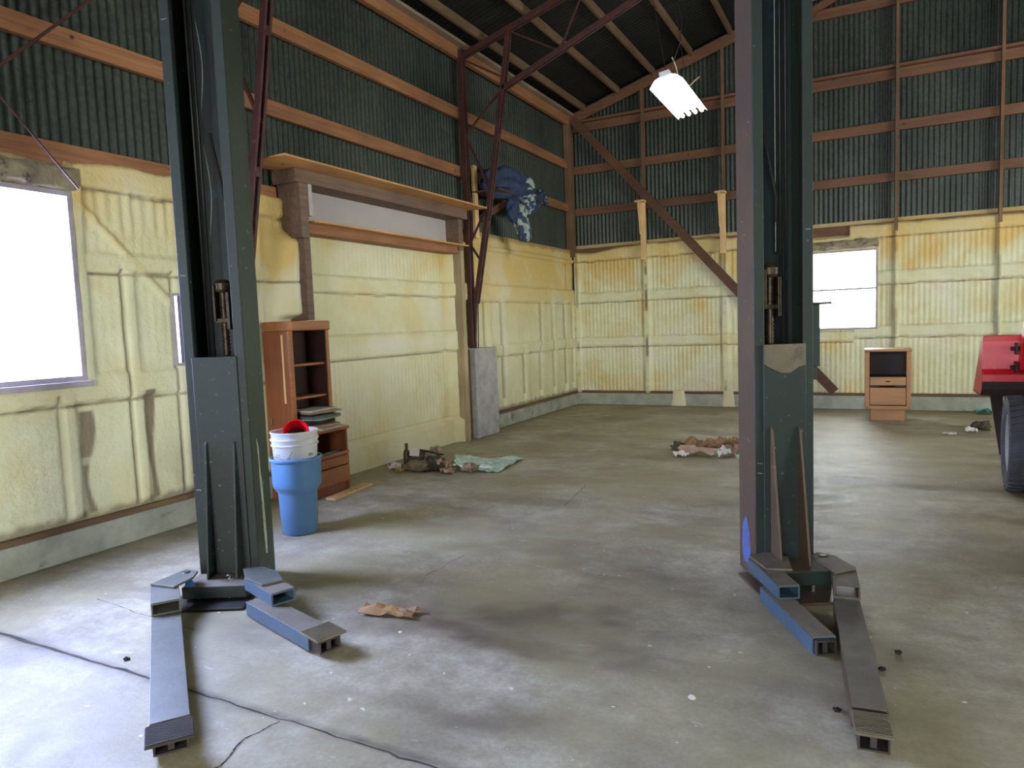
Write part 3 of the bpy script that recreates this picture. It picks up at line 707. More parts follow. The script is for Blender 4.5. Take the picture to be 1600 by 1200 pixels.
# ============================================================ brackets on the back wall
def cleat(x, label):
    t = empty('wooden_bracket', (x, YB - 0.10, 2.46), label=label, cat='bracket')
    q = MB(); q.box(-0.045, 0.045, -0.045, 0.0, 0, 0.93); q.build('upright', PALE, t, bevel=0.003)
    q = MB(); q.box(-0.10, 0.06, -0.17, 0.02, 0.93, 0.962); q.build('top_block', PALE, t, bevel=0.003)
    q = MB(); q.prism([(-0.045, 0.42), (-0.045, 0.93), (-0.16, 0.93)], -0.055, -0.02, 'x'); q.build('gusset', PALE, t, bevel=0.002)
    return t
cleat(-3.45, 'light wooden shelf bracket on the back wall, nearer the left corner')
cleat(-2.16, 'light wooden shelf bracket on the back wall, close to the right lift post')

# ============================================================ cloth bundle on its bracket
t = empty('corner_bracket', (XL, 8.55, 2.62), label='wooden bracket with upright and sloping strut under the blue blanket bundle', cat='bracket')
q = MB(); q.box(0.0, 0.045, -0.30, -0.21, 0, 0.95); q.build('upright', PALE, t, bevel=0.003)
q = MB(); q.beam((0.06, -0.18, 0.26), (0.30, 0.35, 0.60), 0.045, 0.09); q.build('strut', BRACE, t, bevel=0.003)
q = MB(); q.box(0.0, 0.42, -0.3, 0.55, 0.59, 0.61); q.build('shelf_board', BRACE, t, bevel=0.003)
def cloth_mat():
    mt, nt, p = newmat('blue_blanket'); p.inputs['Roughness'].default_value = 0.85
    at = nt.nodes.new('ShaderNodeAttribute'); at.attribute_name = 'foam'
    sp = nt.nodes.new('ShaderNodeSeparateColor'); nt.links.new(at.outputs['Color'], sp.inputs[0])
    n = nz(nt, 25, 4); base = ramp(nt, n.outputs[0], [(0.3, s2l((34, 48, 76))), (0.7, s2l((48, 66, 98)))]).outputs[0]
    c = mix(nt, base, s2l((150, 160, 158)), sp.outputs[0]); c = mix(nt, c, s2l((22, 28, 40)), sp.outputs[1])
    nt.links.new(c, p.inputs['Base Color']); return mt
BLANKET = cloth_mat()
def swath(q, cols, path, rad, stripes, seed, n=44, m_=40, fold=0.28):
    base = len(q.v); path = [Vector(v) for v in path]
    def at(t):
        f = t * (len(path) - 1); i = min(int(f), len(path) - 2); f -= i; return path[i].lerp(path[i + 1], f)
    rings = []
    for j in range(m_ + 1):
        t = j / m_; c = at(t); d = (at(min(1, t + .03)) - at(max(0, t - .03))).normalized()
        u = Vector((1, 0, 0)); u = (u - d * u.dot(d)).normalized(); w = d.cross(u)
        f = t * (len(rad) - 1); i = min(int(f), len(rad) - 2); r = rad[i] + (rad[i + 1] - rad[i]) * (f - i)
        end = min(1, (t + 0.004) / 0.08, (1.004 - t) / 0.08) ** 0.5
        row = []
        for k in range(n):
            a = 2 * pi * k / n
            rr = r * end * (1 + fold * sin(5 * a + 3 * fbm(t * 2, seed, 1) * 2) * 0.5 + fold * 0.8 * fbm(cos(a) * 1.4 + seed, sin(a) * 1.4, t * 3))
            row.append(len(q.v)); q.v.append(tuple(c + u * cos(a) * rr * 0.8 + w * sin(a) * rr))
            ph = stripes[0] * t + stripes[1] * a / (2 * pi) + 0.5 * fbm(t * 3, a, seed)
            s = ph % 1.0
            cols.append((1.0 if (s < stripes[2]) else 0.0, 0.8 if stripes[2] > 0 and stripes[2] < s < stripes[2] + 0.12 else 0, 0))
        rings.append(row)
    for A, B in zip(rings, rings[1:]):
        for k in range(n): q.face((A[k], A[(k + 1) % n], B[(k + 1) % n], B[k]))
q = MB(); cols = []
L = Vector((XL + 0.30, 8.55, 3.23))
P = lambda y, z, x=0.0: (x, y - 8.6, z - 3.23)
swath(q, cols, [P(8.22, 3.34, -.12), P(8.55, 3.36), P(8.85, 3.33, .05), P(9.1, 3.28, .05)], [0.16, 0.18, 0.19, 0.12], (0.4, 0.2, 0), 2)
swath(q, cols, [P(8.85, 3.46), P(9.0, 3.34, .1), P(9.0, 3.15, .14), P(8.92, 3.0, .12)], [0.12, 0.17, 0.15, 0.10], (5, 0.6, 0.36), 5)
swath(q, cols, [P(8.78, 3.1, .1), P(8.85, 2.9, .1), P(8.98, 2.75, .1), P(9.02, 2.60, .1)], [0.15, 0.12, 0.12, 0.09], (1, 5, 0.42), 9)
swath(q, cols, [P(8.7, 3.12, .08), P(8.66, 2.95, .08), P(8.74, 2.85, .08)], [0.13, 0.09, 0.06], (0.5, 1, 0), 12)
swath(q, cols, [P(9.0, 3.12, .08), P(9.3, 3.14, .05), P(9.65, 3.3), P(9.9, 3.40)], [0.17, 0.13, 0.09, 0.07], (0.5, 1, 0), 14)
swath(q, cols, [P(9.7, 3.40, .0), P(9.92, 3.36), P(10.0, 3.24)], [0.05, 0.06, 0.03], (3, 1, 0.15), 17)
o = q.build('blanket_bundle', BLANKET, smooth=True, colors=cols, fixn=True, loc=(XL + 0.30, 8.6, 3.23))
tag(o, 'bundled blue blanket with white stripes hanging high near the left corner', 'blanket')

# ============================================================ hanging fluorescent lamp
lt = empty('hanging_lamp', (-1.79, 7.42, 3.70), label='bright white fluorescent shop lamp hanging from the roof on cords', cat='lamp')
lt.rotation_euler = (0, radians(-9), radians(1))
q = MB(); q.box(-0.05, 0.05, -0.60, 0.60, 0.035, 0.09); q.build('ballast_housing', ENAMEL, lt, bevel=0.006)
q = MB(); prof = [(-0.16, -0.03), (-0.10, 0.03), (-0.05, 0.045), (0.05, 0.045), (0.10, 0.03), (0.16, -0.03)]
A = []
for yy in (-0.60, 0.60): A.append([q.addv((x, yy, z)) for x, z in prof] + [q.addv((x, yy, z - 0.004)) for x, z in prof[::-1]])
for k in range(12): q.face((A[0][k], A[0][(k + 1) % 12], A[1][(k + 1) % 12], A[1][k]))
q.build('reflector', ENAMEL, lt)
for x in (-0.105, -0.035, 0.035, 0.105):
    q = MB(); q.tube([(x, -0.59, -0.012), (x, 0.59, -0.012)], 0.019, 14); q.build('tube', TUBE, lt, smooth=True)
q = MB(); q.tube([(0.0, -0.5, 0.09), (0.0, -0.5, 0.8), (0.10, -0.5, roofz(-1.8) - 3.70 - 0.05)], 0.004, 6); q.build('hanging_cord', DARKM, lt)
q = MB(); q.tube([(0.0, 0.5, 0.09), (0.06, 0.5, roofz(-1.8) - 3.70 - 0.05)], 0.004, 6); q.build('hanging_cord', DARKM, lt)
q = MB(); q.tube([(0.09, -0.40, 0.02), (0.085, -0.42, 0.16), (0.07, -0.45, 0.24)], 0.007, 8); q.build('pale_cable', WAX, lt)
q = MB(); q.tube([(0.15, -0.25, -0.01), (0.20, -0.25, 0.02), (0.26, -0.24, 0.05)], 0.006, 8); q.build('pale_cable', WAX, lt)
q = MB(); q.tube([(0.02, -0.45, 0.1), (0.17, -0.45, 0.35), (0.22, -0.45, 0.55), (0.20, -0.45, 1.0), (0.26, -0.45, 1.4), (.3, -.45, roofz(-1.5) - 3.75)], 0.004, 6); q.build('supply_cord', DARKM, lt)

# ============================================================ two-post lift
def lift_post(cx, cy, th, Wd, D, top, label, side_mat, side, arms, yk, hc):
    th = radians(th); t = empty('lift_post', (cx, cy, 0), th, label=label, cat='vehicle lift')
    def L(p, z=None):
        dx, dy = p[0] - cx, p[1] - cy
        return Vector((dx * cos(th) + dy * sin(th), -dx * sin(th) + dy * cos(th), 0 if z is None else z))
    w = Wd / 2; lip = 0.055; tk = 0.010
    q = MB()   # channel: front lips + back
    q.box(-w + tk, w - tk, D - tk, D, 0.01, top)
    q.build('back_plate', GREEND, t)
    q = MB()
    q.box(-w, -w + lip, 0, tk, 0.01, top); q.box(w - lip, w, 0, tk, 0.01, top)
    q.box(-w + lip - tk, -w + lip, tk, 0.05, 0.01, top); q.box(w - lip, w - lip + tk, tk, 0.05, 0.01, top)
    q.build('front_flange', GREEN, t, bevel=0.003)
    for sx, mm in ((-1, side_mat if side < 0 else GREENS), (1, side_mat if side > 0 else GREENS)):
        q = MB(); q.box(min(sx * w, sx * (w - tk)), max(sx * w, sx * (w - tk)), tk, D, 0.01, top); q.build('side_plate', mm, t, bevel=0.002)
    q = MB(); q.box(-w - 0.055, w + 0.03, -0.34, 0.13, 0, 0.015)
    q.build('base_plate', PRIMER if side < 0 else DARKM, t, bevel=0.003)
    # carriage
    q = MB(); q.box(-w + lip - 0.012, w - lip + 0.012, -0.012, -0.002, yk[0], hc); q.box(-w + lip + 0.015, w - lip - 0.015, 0.0, 0.12, yk[0], hc - .005)
    car = q.build('carriage', GREEN, t, bevel=0.004)
    if side < 0:
        q = MB(); q.prism([(-w + lip - .008, hc + .002), (w - lip + .008, hc + .002), (w - lip + 0.008, hc - 0.11), (w - lip - 0.03, hc - 0.12), (0.03, hc - 0.15), (-0.02, hc - 0.15), (-w + lip + 0.02, hc - 0.12), (-w + lip - .008, hc - 0.10)], -0.017, -0.0125, 'y')
        q.build('bare_metal_cap', DUST, car)
    # gussets
    for gx in ((-0.075, 0.085) if side > 0 else (-0.075, 0.075)):
        q = MB(); q.prism([(-0.013, yk[1]), (-0.15 if side < 0 else -0.12, yk[1]), (-0.03, 0.84), (-0.013, 0.86)], gx - 0.006, gx + 0.006, 'x')
        q.build('gusset', PRIMER if (side < 0) else GREEN, t, bevel=0.002)
    # yoke
    q = MB(); q.box(-0.17, 0.17, -yk[2], -0.013, yk[1] - 0.012, yk[1]); q.build('yoke_top_plate', DUST, t, bevel=0.003)
    q = MB(); q.box(-0.175, 0.175, -yk[2] - 0.004, -yk[2] + 0.012, yk[0], yk[1] - .002); q.box(-0.17, 0.17, -yk[2] + .012, -0.013, yk[0], yk[0] + 0.01)
    yo = q.build('yoke', GREEN, t, bevel=0.003)
    q = MB(); q.box(-0.17, 0.17, -yk[2] + 0.04, -0.02, 0.016, yk[0] - 0.001); q.build('yoke_gap_shade', DARKM, t)  # dark block stands in for the recess shadow under the yoke
    for gx in (-0.10, 0.07):
        q = MB(); q.tube([(gx, -yk[2] + 0.03, 0.016), (gx, -yk[2] + 0.03, yk[0])], 0.008, 10); q.build('bolt', WIRE, t)
    if side > 0:   # blue paint splash and the number 3
        q = MB(); pts = [(-0.155, .10), (-0.148, .135), (-0.135, .155), (-0.12, .148), (-0.108, .13), (-0.10, .10), (-0.125, .094)]
        q.prism(pts, -yk[2] - 0.0062, -yk[2] - 0.0042, 'y'); q.build('blue_paint_splash', mat('bright_blue_paint', (50, 120, 190), None, 9, 0.5), yo)
        q = MB(); a0 = 0.085; arc = []
        for k in range(9): a = radians(150 - 240 * k / 8); arc.append((a0 + 0.010 * cos(a), -yk[2] - 0.006, 0.146 + 0.0095 * sin(a)))
        for k in range(9): a = radians(90 - 240 * k / 8); arc.append((a0 + 0.012 * cos(a), -yk[2] - 0.006, 0.122 + 0.0125 * sin(a)))
        q.tube(arc, 0.0022, 6); q.build('painted_number', CABLE, yo)
    # screw, nut and chain above the carriage
    q = MB(); xs = 0.045 if side > 0 else -0.045
    zz = hc; pts = []; rr = []
    k = 0
    while zz < hc + 0.42: pts.append((xs, 0.07, zz)); rr.append(0.016 if k % 2 else 0.023); zz += 0.011; k += 1
    q.tube(pts, rr, 12); q.build('lifting_screw', CHAINM, t, smooth=True)
    q = MB(); q.box(xs - 0.045, xs - 0.033, 0.03, 0.10, hc + 0.20, hc + 0.40); q.box(xs + 0.028, xs + 0.045, 0.03, 0.10, hc + 0.15, hc + 0.36); q.box(xs - 0.045, xs + 0.045, 0.045, 0.10, hc + 0.19, hc + 0.215)
    q.lathe([(0.0, 0), (0.038, 0.0), (0.045, 0.015), (0.045, 0.05), (0.032, 0.07), (0, 0.07)], 20, 0, (xs, 0.07, hc + 0.36)); q.build('nut_bracket', CHAINM, t, bevel=0.002)
    q = MB()
    for gx in ((-0.065, -0.035) if side > 0 else (0.02, 0.05)): q.tube([(gx, 0.09, hc), (gx, 0.09, top)], 0.008, 8)
    q.build('guide_rod', DARKM, t, smooth=True)
    # cables
    pts = []; zz = hc + 0.5
    while zz < top: pts.append(((-0.02 if side > 0 else 0.01) + (0.014 * sin(zz * 9) if side > 0 else 0), 0.13, zz)); zz += 0.05
    q = MB(); q.tube(pts, 0.003, 6); q.build('wavy_cable' if side > 0 else 'straight_cable', CABLE, t, smooth=True)
    q = MB(); q.tube([(-w + 0.07 if side < 0 else 0.02, 0.10, hc + 1.25), (0.01 if side < 0 else 0.09, 0.12, hc + 0.80), (0.02 if side < 0 else 0.10, 0.15, hc + 0.5)], 0.009, 8); q.build('hose', BLACKM, t, smooth=True)
    # paint chips
    if side > 0:
        q = MB(); pts = [(0.09, 0.85), (0.105, 0.70), (0.10, 0.62), (0.11, 0.5), (0.115, 0.3), (0.125, 0.16), (0.15, 0.155), (0.155, 0.27), (0.145, 0.42), (0.135, 0.60), (0.12, 0.64), (0.115, 0.8)]
        q.prism(pts, w + 0.0002, w + 0.0016, 'x'); q.build('bare_paint_patch', mat('exposed_pale_primer', (176, 188, 168), (150, 160, 140), 14, 0.7, c3=(90, 100, 84), c3at=.6, c3scale=30), t)
    else:
        q = MB(); q.prism([(0.10, 0.26), (0.15, 0.33), (0.20, 0.28), (0.22, 0.14), (0.19, 0.06), (0.12, 0.07), (0.08, 0.15)], -w - 0.0016, -w - 0.0002, 'x'); q.build('blue_paint_patch', mat('blue_patch', (70, 110, 190), (90, 80, 110), 16, 0.6), t)
        q = MB(); q.box(w, w + 0.045, 0.02, 0.16, 1.17, 1.50); q.box(w - .02, w + 0.10, 0.0, 0.17, 1.50, 1.512); q.box(w, w + 0.03, 0.02, 0.16, 1.10, 1.17); q.build('side_bracket', GREEN, t, bevel=0.003)
    rs = random.Random(int(cx * -100))
    for k in range(9):
        zz = rs.uniform(0.5, 3.3); ll = rs.uniform(0.015, 0.05); a_ = rs.uniform(-0.6, 0.6)
        fl = rs.random() < 0.5
        q = MB()
        if fl:
            x0 = rs.choice((-w + 0.012, w - 0.042)); q.beam((x0, -0.0006, zz), (x0 + 0.028, -0.0006, zz + 0.01 * a_), 0.0012, 0.003 + 0.003 * rs.random(), up=(0, 0, 1))
        else:
            xs_ = (-w - 0.0006) if side < 0 else (w + 0.0006); y0 = rs.uniform(0.04, D - 0.09); q.beam((xs_, y0, zz), (xs_, y0 + ll, zz + ll * a_), 0.0012, 0.003 + 0.003 * rs.random(), up=(0, 0, 1))
        q.build('paint_scratch', CABLE, t)
    # arms
    for ai, A in enumerate(arms):
        zl, zu = A['zl'], A['zu']; P_, E_ = L(A['P'], (zl + zu) / 2), L(A['E'], (zl + zu) / 2)
        q = MB(); q.hollow(P_, E_, A['w'], zu - zl - 0.004, 0.008)
        arm = q.build('swing_arm', [A['m']], t, bevel=0.002)
        S_, Q_, R_ = L(A['S'], zl / 2 + 0.006), L(A['Q'], zl / 2 + 0.006), L(A['R'], zl / 2 + 0.004)
        q = MB(); q.hollow(S_, Q_, A['w'], zl - 0.010, 0.008, 0)
        q.build('arm_tube', A['m'], arm, bevel=0.002)
        d = (Q_ - S_).normalized(); r = d.cross(Vector((0, 0, 1)))
        q = MB(); up = Vector((0, 0, 1)); mid = zl + 0.0015
        a_, b_ = S_.copy(), Q_.copy(); a_.z = b_.z = mid; q.beam(a_, b_, A['w'] - 0.006, 0.0025); q.build('arm_top_dust', A['tm'], arm)
        a_, b_ = P_.copy(), E_.copy(); a_.z = b_.z = zu + 0.0005; q = MB(); q.beam(a_, b_, A['w'] - 0.006, 0.0025); q.build('arm_top_dust', A['tm'], arm)
        hh = zl - 0.024
        q = MB(); c0 = Q_ - d * 0.1; q.hollow(c0, R_, A['w'] - 0.020, hh, 0.007)
        q.beam(R_ - d * 0.02 , R_ - d * 0.012, 0.022, hh, up=(0, 0, 1)); q.build('arm_extension', PADM if ai != 2 else A['m'], arm, bevel=0.002)
        if A.get('pad'):
            c = L(A['padc'], A['padz']); q = MB(); n = 13
            q.beam(c - d * A['pad'][1] / 2, c + d * A['pad'][1] / 2, A['pad'][0], 0.010)
            for k in range(n):
                f = (k + 0.5) / n - 0.5; cc = c + d * f * A['pad'][1] + Vector((0, 0, 0.007)); q.beam(cc - r * A['pad'][0] / 2 * .96, cc + r * A['pad'][0] / 2 * .96, A['pad'][1] / n * 0.5, 0.004)
            q.build('lift_pad', PADM if A['padm'] is None else A['padm'], arm, bevel=0.001)
        if A.get('plate'):
            z = A['platez']; pp = [L(v) for v in A['plate']]; q = MB(); q.prism([(v.x, v.y) for v in pp], z, z + 0.012, 'z'); q.build('pivot_plate', DUSTB if side > 0 else DUST, arm, bevel=0.002)
            if A.get('pin'):
                v = L(A['pin']); q = MB(); q.lathe([(0.0, 0.004), (0.018, 0.004), (0.024, 0)], 20, 0, (v.x, v.y, z + 0.0125)); q.build('pivot_pin', DARKM, arm)
    return t
armsL = [dict(P=(-3.36, 2.39), E=(-3.13, 2.223), S=(-3.16, 2.244), Q=(-2.25, 1.578), R=(-2.165, 1.515), w=0.134, zl=0.082, zu=0.148, m=DUSTB, tm=DUSTB,
              padc=(-2.166, 1.514), padz=0.090, pad=(0.155, 0.135), padm=None, plate=[(-3.40, 2.335), (-3.24, 2.352), (-3.27, 2.50), (-3.33, 2.575), (-3.42, 2.57)], platez=0.150, pin=(-3.37, 2.53)),
         dict(P=(-3.00, 2.675), E=(-2.675, 2.555), S=(-2.86, 2.553), Q=(-2.26, 2.365), R=(-2.18, 2.34), w=0.125, zl=0.080, zu=0.148, m=BLUEP, tm=DUST,
              padc=(-2.235, 2.358), padz=0.087, pad=(0.15, 0.15), padm=DUST, plate=[(-3.12, 2.70), (-2.98, 2.59), (-2.82, 2.55), (-2.77, 2.65), (-2.90, 2.74), (-3.03, 2.76)], platez=0.150)]
lift_post(-3.301, 2.762, 27, 0.339, 0.264, 4.15, 'dark green two-armed vehicle lift post on the left, marked 3, beside the blue bin', GREENS, 1, armsL, (0.028, 0.095, 0.22), 1.335)
armsR = [dict(P=(-0.56, 3.88), E=(-0.365, 3.52), S=(-0.47, 3.665), Q=(-0.19, 3.155), R=(-0.178, 3.135), w=0.105, zl=0.087, zu=0.157, m=BLUEP, tm=DUST, padm=None,
              plate=[(-0.60, 3.86), (-0.53, 3.96), (-0.41, 3.91), (-0.37, 3.72), (-0.49, 3.69)], platez=0.159),
         dict(P=(-0.145, 3.90), E=(-0.118, 3.627), S=(-0.119, 3.62), Q=(-0.013, 2.62), R=(0.001, 2.475), w=0.116, zl=0.087, zu=0.157, m=PRIMER, tm=DUST,
              padc=(-0.006, 2.527), padz=0.080, pad=(0.112, 0.14), padm=DUST, plate=[(-0.30, 3.98), (-0.174, 3.752), (-0.082, 3.857), (-0.19, 4.02), (-0.28, 4.04)], platez=0.159, pin=(-0.245, 3.985))]
lift_post(-0.435, 4.0, 28, 0.316, 0.262, 4.75, 'green and maroon two-armed vehicle lift post on the right, in front of the back window', PRIMER, -1, armsR, (0.06, 0.133, 0.22), 1.295)

# ============================================================ blue bin, white bucket, red pail
bx_, by_ = -3.75, 3.785
q = MB()
q.lathe([(0, 0.0), (0.118, 0.0), (0.127, 0.010), (0.138, 0.302), (0.139, 0.306), (0.170, 0.348), (0.172, 0.354), (0.174, 0.40), (0.176, 0.535), (0.184, 0.538), (0.188, 0.548), (0.186, 0.560), (0.178, 0.564), (0.170, 0.556), (0.164, 0.36), (0.130, 0.30), (0.12, 0.02), (0, 0.02)], 56)
binn = q.build('trash_bin', CANB, smooth='angle', loc=(bx_, by_, 0)); tag(binn, 'blue plastic trash bin on the floor, a white bucket sitting in its mouth', 'trash bin')
BZ = 0.42
t = empty('white_bucket', (bx_, by_, BZ), label='white plastic bucket sitting in the mouth of the blue bin', cat='bucket')
q = MB()
q.lathe([(0, 0), (0.142, 0), (0.146, 0.01), (0.158, 0.225), (0.167, 0.228), (0.168, 0.238), (0.160, 0.244), (0.161, 0.265), (0.170, 0.268), (0.171, 0.278), (0.162, 0.284), (0.163, 0.315), (0.169, 0.322), (0.168, 0.332), (0.160, 0.330), (0.155, 0.30), (0.142, 0.015), (0, 0.012)], 56)
q.build('bucket_body', WHITEP, t, smooth='angle')
ang = atan2(-(by_), -(bx_))     # direction towards the camera
def onb(a, r, z): return (r * cos(ang + a), r * sin(ang + a), z)
q = MB(); q.tube([onb(-0.12, 0.167, 0.205), onb(-0.20, 0.167, 0.18), onb(-0.35, 0.166, 0.14), onb(-0.6, 0.165, 0.145), onb(-.9, .168, 0.16), onb(-1.3, .17, 0.16)], 0.0025, 6); q.build('wire_handle', WIRE, t)
q = MB(); q.tube([onb(-0.12, 0.156, 0.21), onb(-0.12, 0.171, 0.21)], 0.011, 12); q.build('handle_lug', WHITEP, t)
def rad(z): return 0.146 + (z - 0.01) * 0.0558
def strokes(segs, a0, z0, sc, m_, nm):
    for (u0, v0, u1, v1) in segs:
        q = MB(); za, zb = z0 + v0 * sc, z0 + v1 * sc
        q.tube([onb(a0 + u0 * sc / 0.155, rad(za), za), onb(a0 + u1 * sc / 0.155, rad(zb), zb)], sc * 0.13, 6); q.build(nm, m_, t)
strokes([(0, 1, .8, 1), (.8, 1, 0, 0), (0, 0, .8, 0), (1.1, 0, 1.1, 1), (1.1, 1, 1.8, 1), (1.1, .5, 1.6, .5), (1.1, 0, 1.8, 0), (2.9, .9, 2.2, .9), (2.2, .9, 2.2, .1), (2.2, .1, 2.9, .1)], 0.62, 0.158, 0.014, INK, 'printed_letter_stroke')
for k, (a0, a1, z) in enumerate(((-1.05, -0.72, .175), (-1.03, -0.78, .168), (-1.0, -0.74, .161), (-.42, -.2, .152), (-.40, -.22, .146))):
    q = MB(); P0 = []
    for i in range(7): a = a0 + (a1 - a0) * i / 6; P0.append(onb(a, rad(z) + .0002, z))
    q.tube(P0, 0.0013, 6); q.build('printed_line', BLUEINK, t)
t2 = empty('red_pail', (0, 0, 0), label='red plastic pail lying tilted inside the white bucket', cat='pail')
q = MB(); q.lathe([(0, 0), (0.064, 0), (0.067, 0.008), (0.084, 0.12), (0.090, 0.122), (0.091, 0.128), (0.084, 0.128), (0.080, 0.118), (0.063, 0.010), (0, 0.008)], 44)
q.build('pail_body', REDPL, t2, smooth='angle')
q = MB(); q.lathe([(0, 0.03), (0.066, 0.03)], 44); q.build('pail_contents', mat('brown_residue', (96, 58, 54), None, 9, 0.8), t2)
t2.matrix_world = Matrix.Translation((bx_ - 0.055, by_ + 0.075, BZ + 0.262)) @ Matrix.Rotation(ang - pi / 2, 4, 'Z') @ Matrix.Rotation(radians(-60), 4, 'X')

# ============================================================ stepped wooden cabinet
t = empty('stepped_cabinet', (-4.76, 4.48, 0), label='tall stepped brown wooden cabinet with open shelves against the left wall, behind the blue bin', cat='cabinet')
dep, depu, wd = 0.475, 0.31, 0.50
q = MB()
q.prism([(0.02, 0.0), (dep, 0.0), (dep, 0.57), (depu, 0.57), (depu, 1.47), (0.02, 1.47)], 0.0, 0.02, 'y'); q.build('side_panel', CABW, t, bevel=0.003)
q = MB(); q.prism([(0.02, 0.0), (dep, 0.0), (dep, 0.57), (depu, 0.57), (depu, 1.47), (0.02, 1.47)], wd - 0.02, wd, 'y')
q.build('side_panel', CABW, t, bevel=0.003)
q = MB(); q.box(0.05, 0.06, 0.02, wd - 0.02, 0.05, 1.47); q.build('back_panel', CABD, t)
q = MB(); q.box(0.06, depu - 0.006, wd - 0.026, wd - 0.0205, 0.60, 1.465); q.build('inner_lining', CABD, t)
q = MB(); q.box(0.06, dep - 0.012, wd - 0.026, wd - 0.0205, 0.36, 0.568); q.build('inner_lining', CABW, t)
q = MB(); q.prism([(0.02, 0), (depu + 0.0, 0), (depu + 0.035, 0.035), (depu + 0.035, wd - 0.035 + .03), (depu, wd + .03), (0.02, wd + .03)], 1.47, 1.555, 'z'); q.build('top_board', CABW2, t, bevel=0.012)
q = MB(); q.box(0.03, dep + 0.025, 0.0, wd + 0.015, 0.57, 0.60); q.build('counter_board', CABW2, t, bevel=0.012)
for z in (1.16, 0.87):
    q = MB(); q.box(0.03, depu - 0.03, 0.02, wd - 0.02, z, z + 0.022); q.build('shelf', CABW2, t, bevel=0.003)
q = MB(); q.box(depu - 0.004, depu + 0.012, 0.0, 0.05, 0.60, 1.47); q.box(depu - 0.004, depu + 0.012, wd - 0.035, wd, 0.60, 1.47); q.build('face_frame', CABW2, t, bevel=0.002)
q = MB(); q.box(0.03, dep, 0.02, wd - 0.02, 0.335, 0.36); q.build('shelf', CABW, t, bevel=0.003)
q = MB(); q.box(dep - 0.01, dep + 0.012, 0.0, wd, 0.345, 0.375); q.build('face_frame', CABW2, t, bevel=0.003)
for (a, c) in ((0.255, 0.335), (0.10, 0.245)):
    q = MB(); q.box(dep - 0.1, dep + 0.018, 0.01, wd - 0.01, a, c); q.build('drawer', CABW2, t, bevel=0.006)
q = MB(); q.box(0.03, dep - 0.02, 0.02, wd - 0.02, 0.0, 0.095); q.build('toe_kick', CABW, t, bevel=0.003)
q = MB(); q.box(0.245, 0.262, -0.012, 0.0, 0.85, 1.44); q.build('trim_strip', PALE, t, bevel=0.003)
q = MB(); q.tube([(0.085, -0.006, 0.66), (0.085, -0.02, 0.67), (0.085, -0.02, 0.71), (0.085, -0.006, 0.72)], 0.006, 8); q.build('metal_catch', WIRE, t)
# papers on the counter
pm = [mat('paper_%s' % n, c, None, 8, 0.8) for n, c in (('grey', (150, 150, 140)), ('black', (34, 34, 38)), ('cream', (196, 182, 150)), ('green', (90, 110, 100)), ('tan', (168, 140, 108)), ('white', (206, 204, 192)))]
stack = [(0.604, 0.012, 5, 'bottom cream newspaper of the pile on the stepped cabinet counter', 2, 0.10), (0.618, 0.020, -8, 'tan folder near the bottom of the paper pile on the stepped cabinet', 4, 0.02),
         (0.640, 0.045, 3, 'thick black binder in the middle of the paper pile on the stepped cabinet', 1, -0.03), (0.687, 0.010, 10, 'pale grey sheet lying on the thick black binder', 0, 0.05),
         (0.699, 0.022, -4, 'greenish magazine above the black binder on the stepped cabinet', 3, 0.03), (0.723, 0.020, 6, 'dark booklet in the upper half of the paper pile on the stepped cabinet', 1, -0.02),
         (0.745, 0.014, -10, 'tan paper near the top of the pile on the stepped cabinet', 4, 0.04), (0.761, 0.012, 4, 'topmost pale paper of the pile on the stepped cabinet', 5, 0.0)]
for (z, h, an, lab, mi_, dx) in stack:
    q = MB(); n = 8; a = 0.13; l = 0.17; T = []; B_ = []
    for i in range(n + 1):
        rowT = []; rowB = []
        for j in range(n + 1):
            x = (i / n * 2 - 1) * a; y = (j / n * 2 - 1) * l; droop = -0.0
            wv = 0.003 * fbm(x * 12, y * 12, z * 50)
            rowB.append(q.addv((x, y, 0))); rowT.append(q.addv((x, y, h + wv)))
        T.append(rowT); B_.append(rowB)
    for i in range(n):
        for j in range(n):
            q.face((T[i][j], T[i + 1][j], T[i + 1][j + 1], T[i][j + 1])); q.face((B_[i][j + 1], B_[i + 1][j + 1], B_[i + 1][j], B_[i][j]))
        q.face((B_[i][0], B_[i + 1][0], T[i + 1][0], T[i][0])); q.face((T[i][n], T[i + 1][n], B_[i + 1][n], B_[i][n]))
        q.face((B_[0][i + 1], B_[0][i], T[0][i], T[0][i + 1])); q.face((B_[n][i], B_[n][i + 1], T[n][i + 1], T[n][i]))
    o = q.build('magazine', pm[mi_], loc=(-4.76 + 0.29 + dx, 4.76, z)); o.rotation_euler.z = radians(an); tag(o, lab, 'paper', 'papers on the stepped cabinet')
q = MB(); q.box(-0.02, 0.02, -0.2, 0.2, 0, 0.02); o = q.build('metal_strip', WIRE, loc=(-4.76 + 0.42, 4.73, 0.362)); o.rotation_euler.z = 0.1; tag(o, 'grey metal strip lying in the open cubby of the stepped cabinet', 'strip')
plank(-4.27, -4.17, 4.60, 5.20, 0.0, 0.022, PALE, 'pale wooden board lying on the floor at the foot of the stepped cabinet', 0.12)

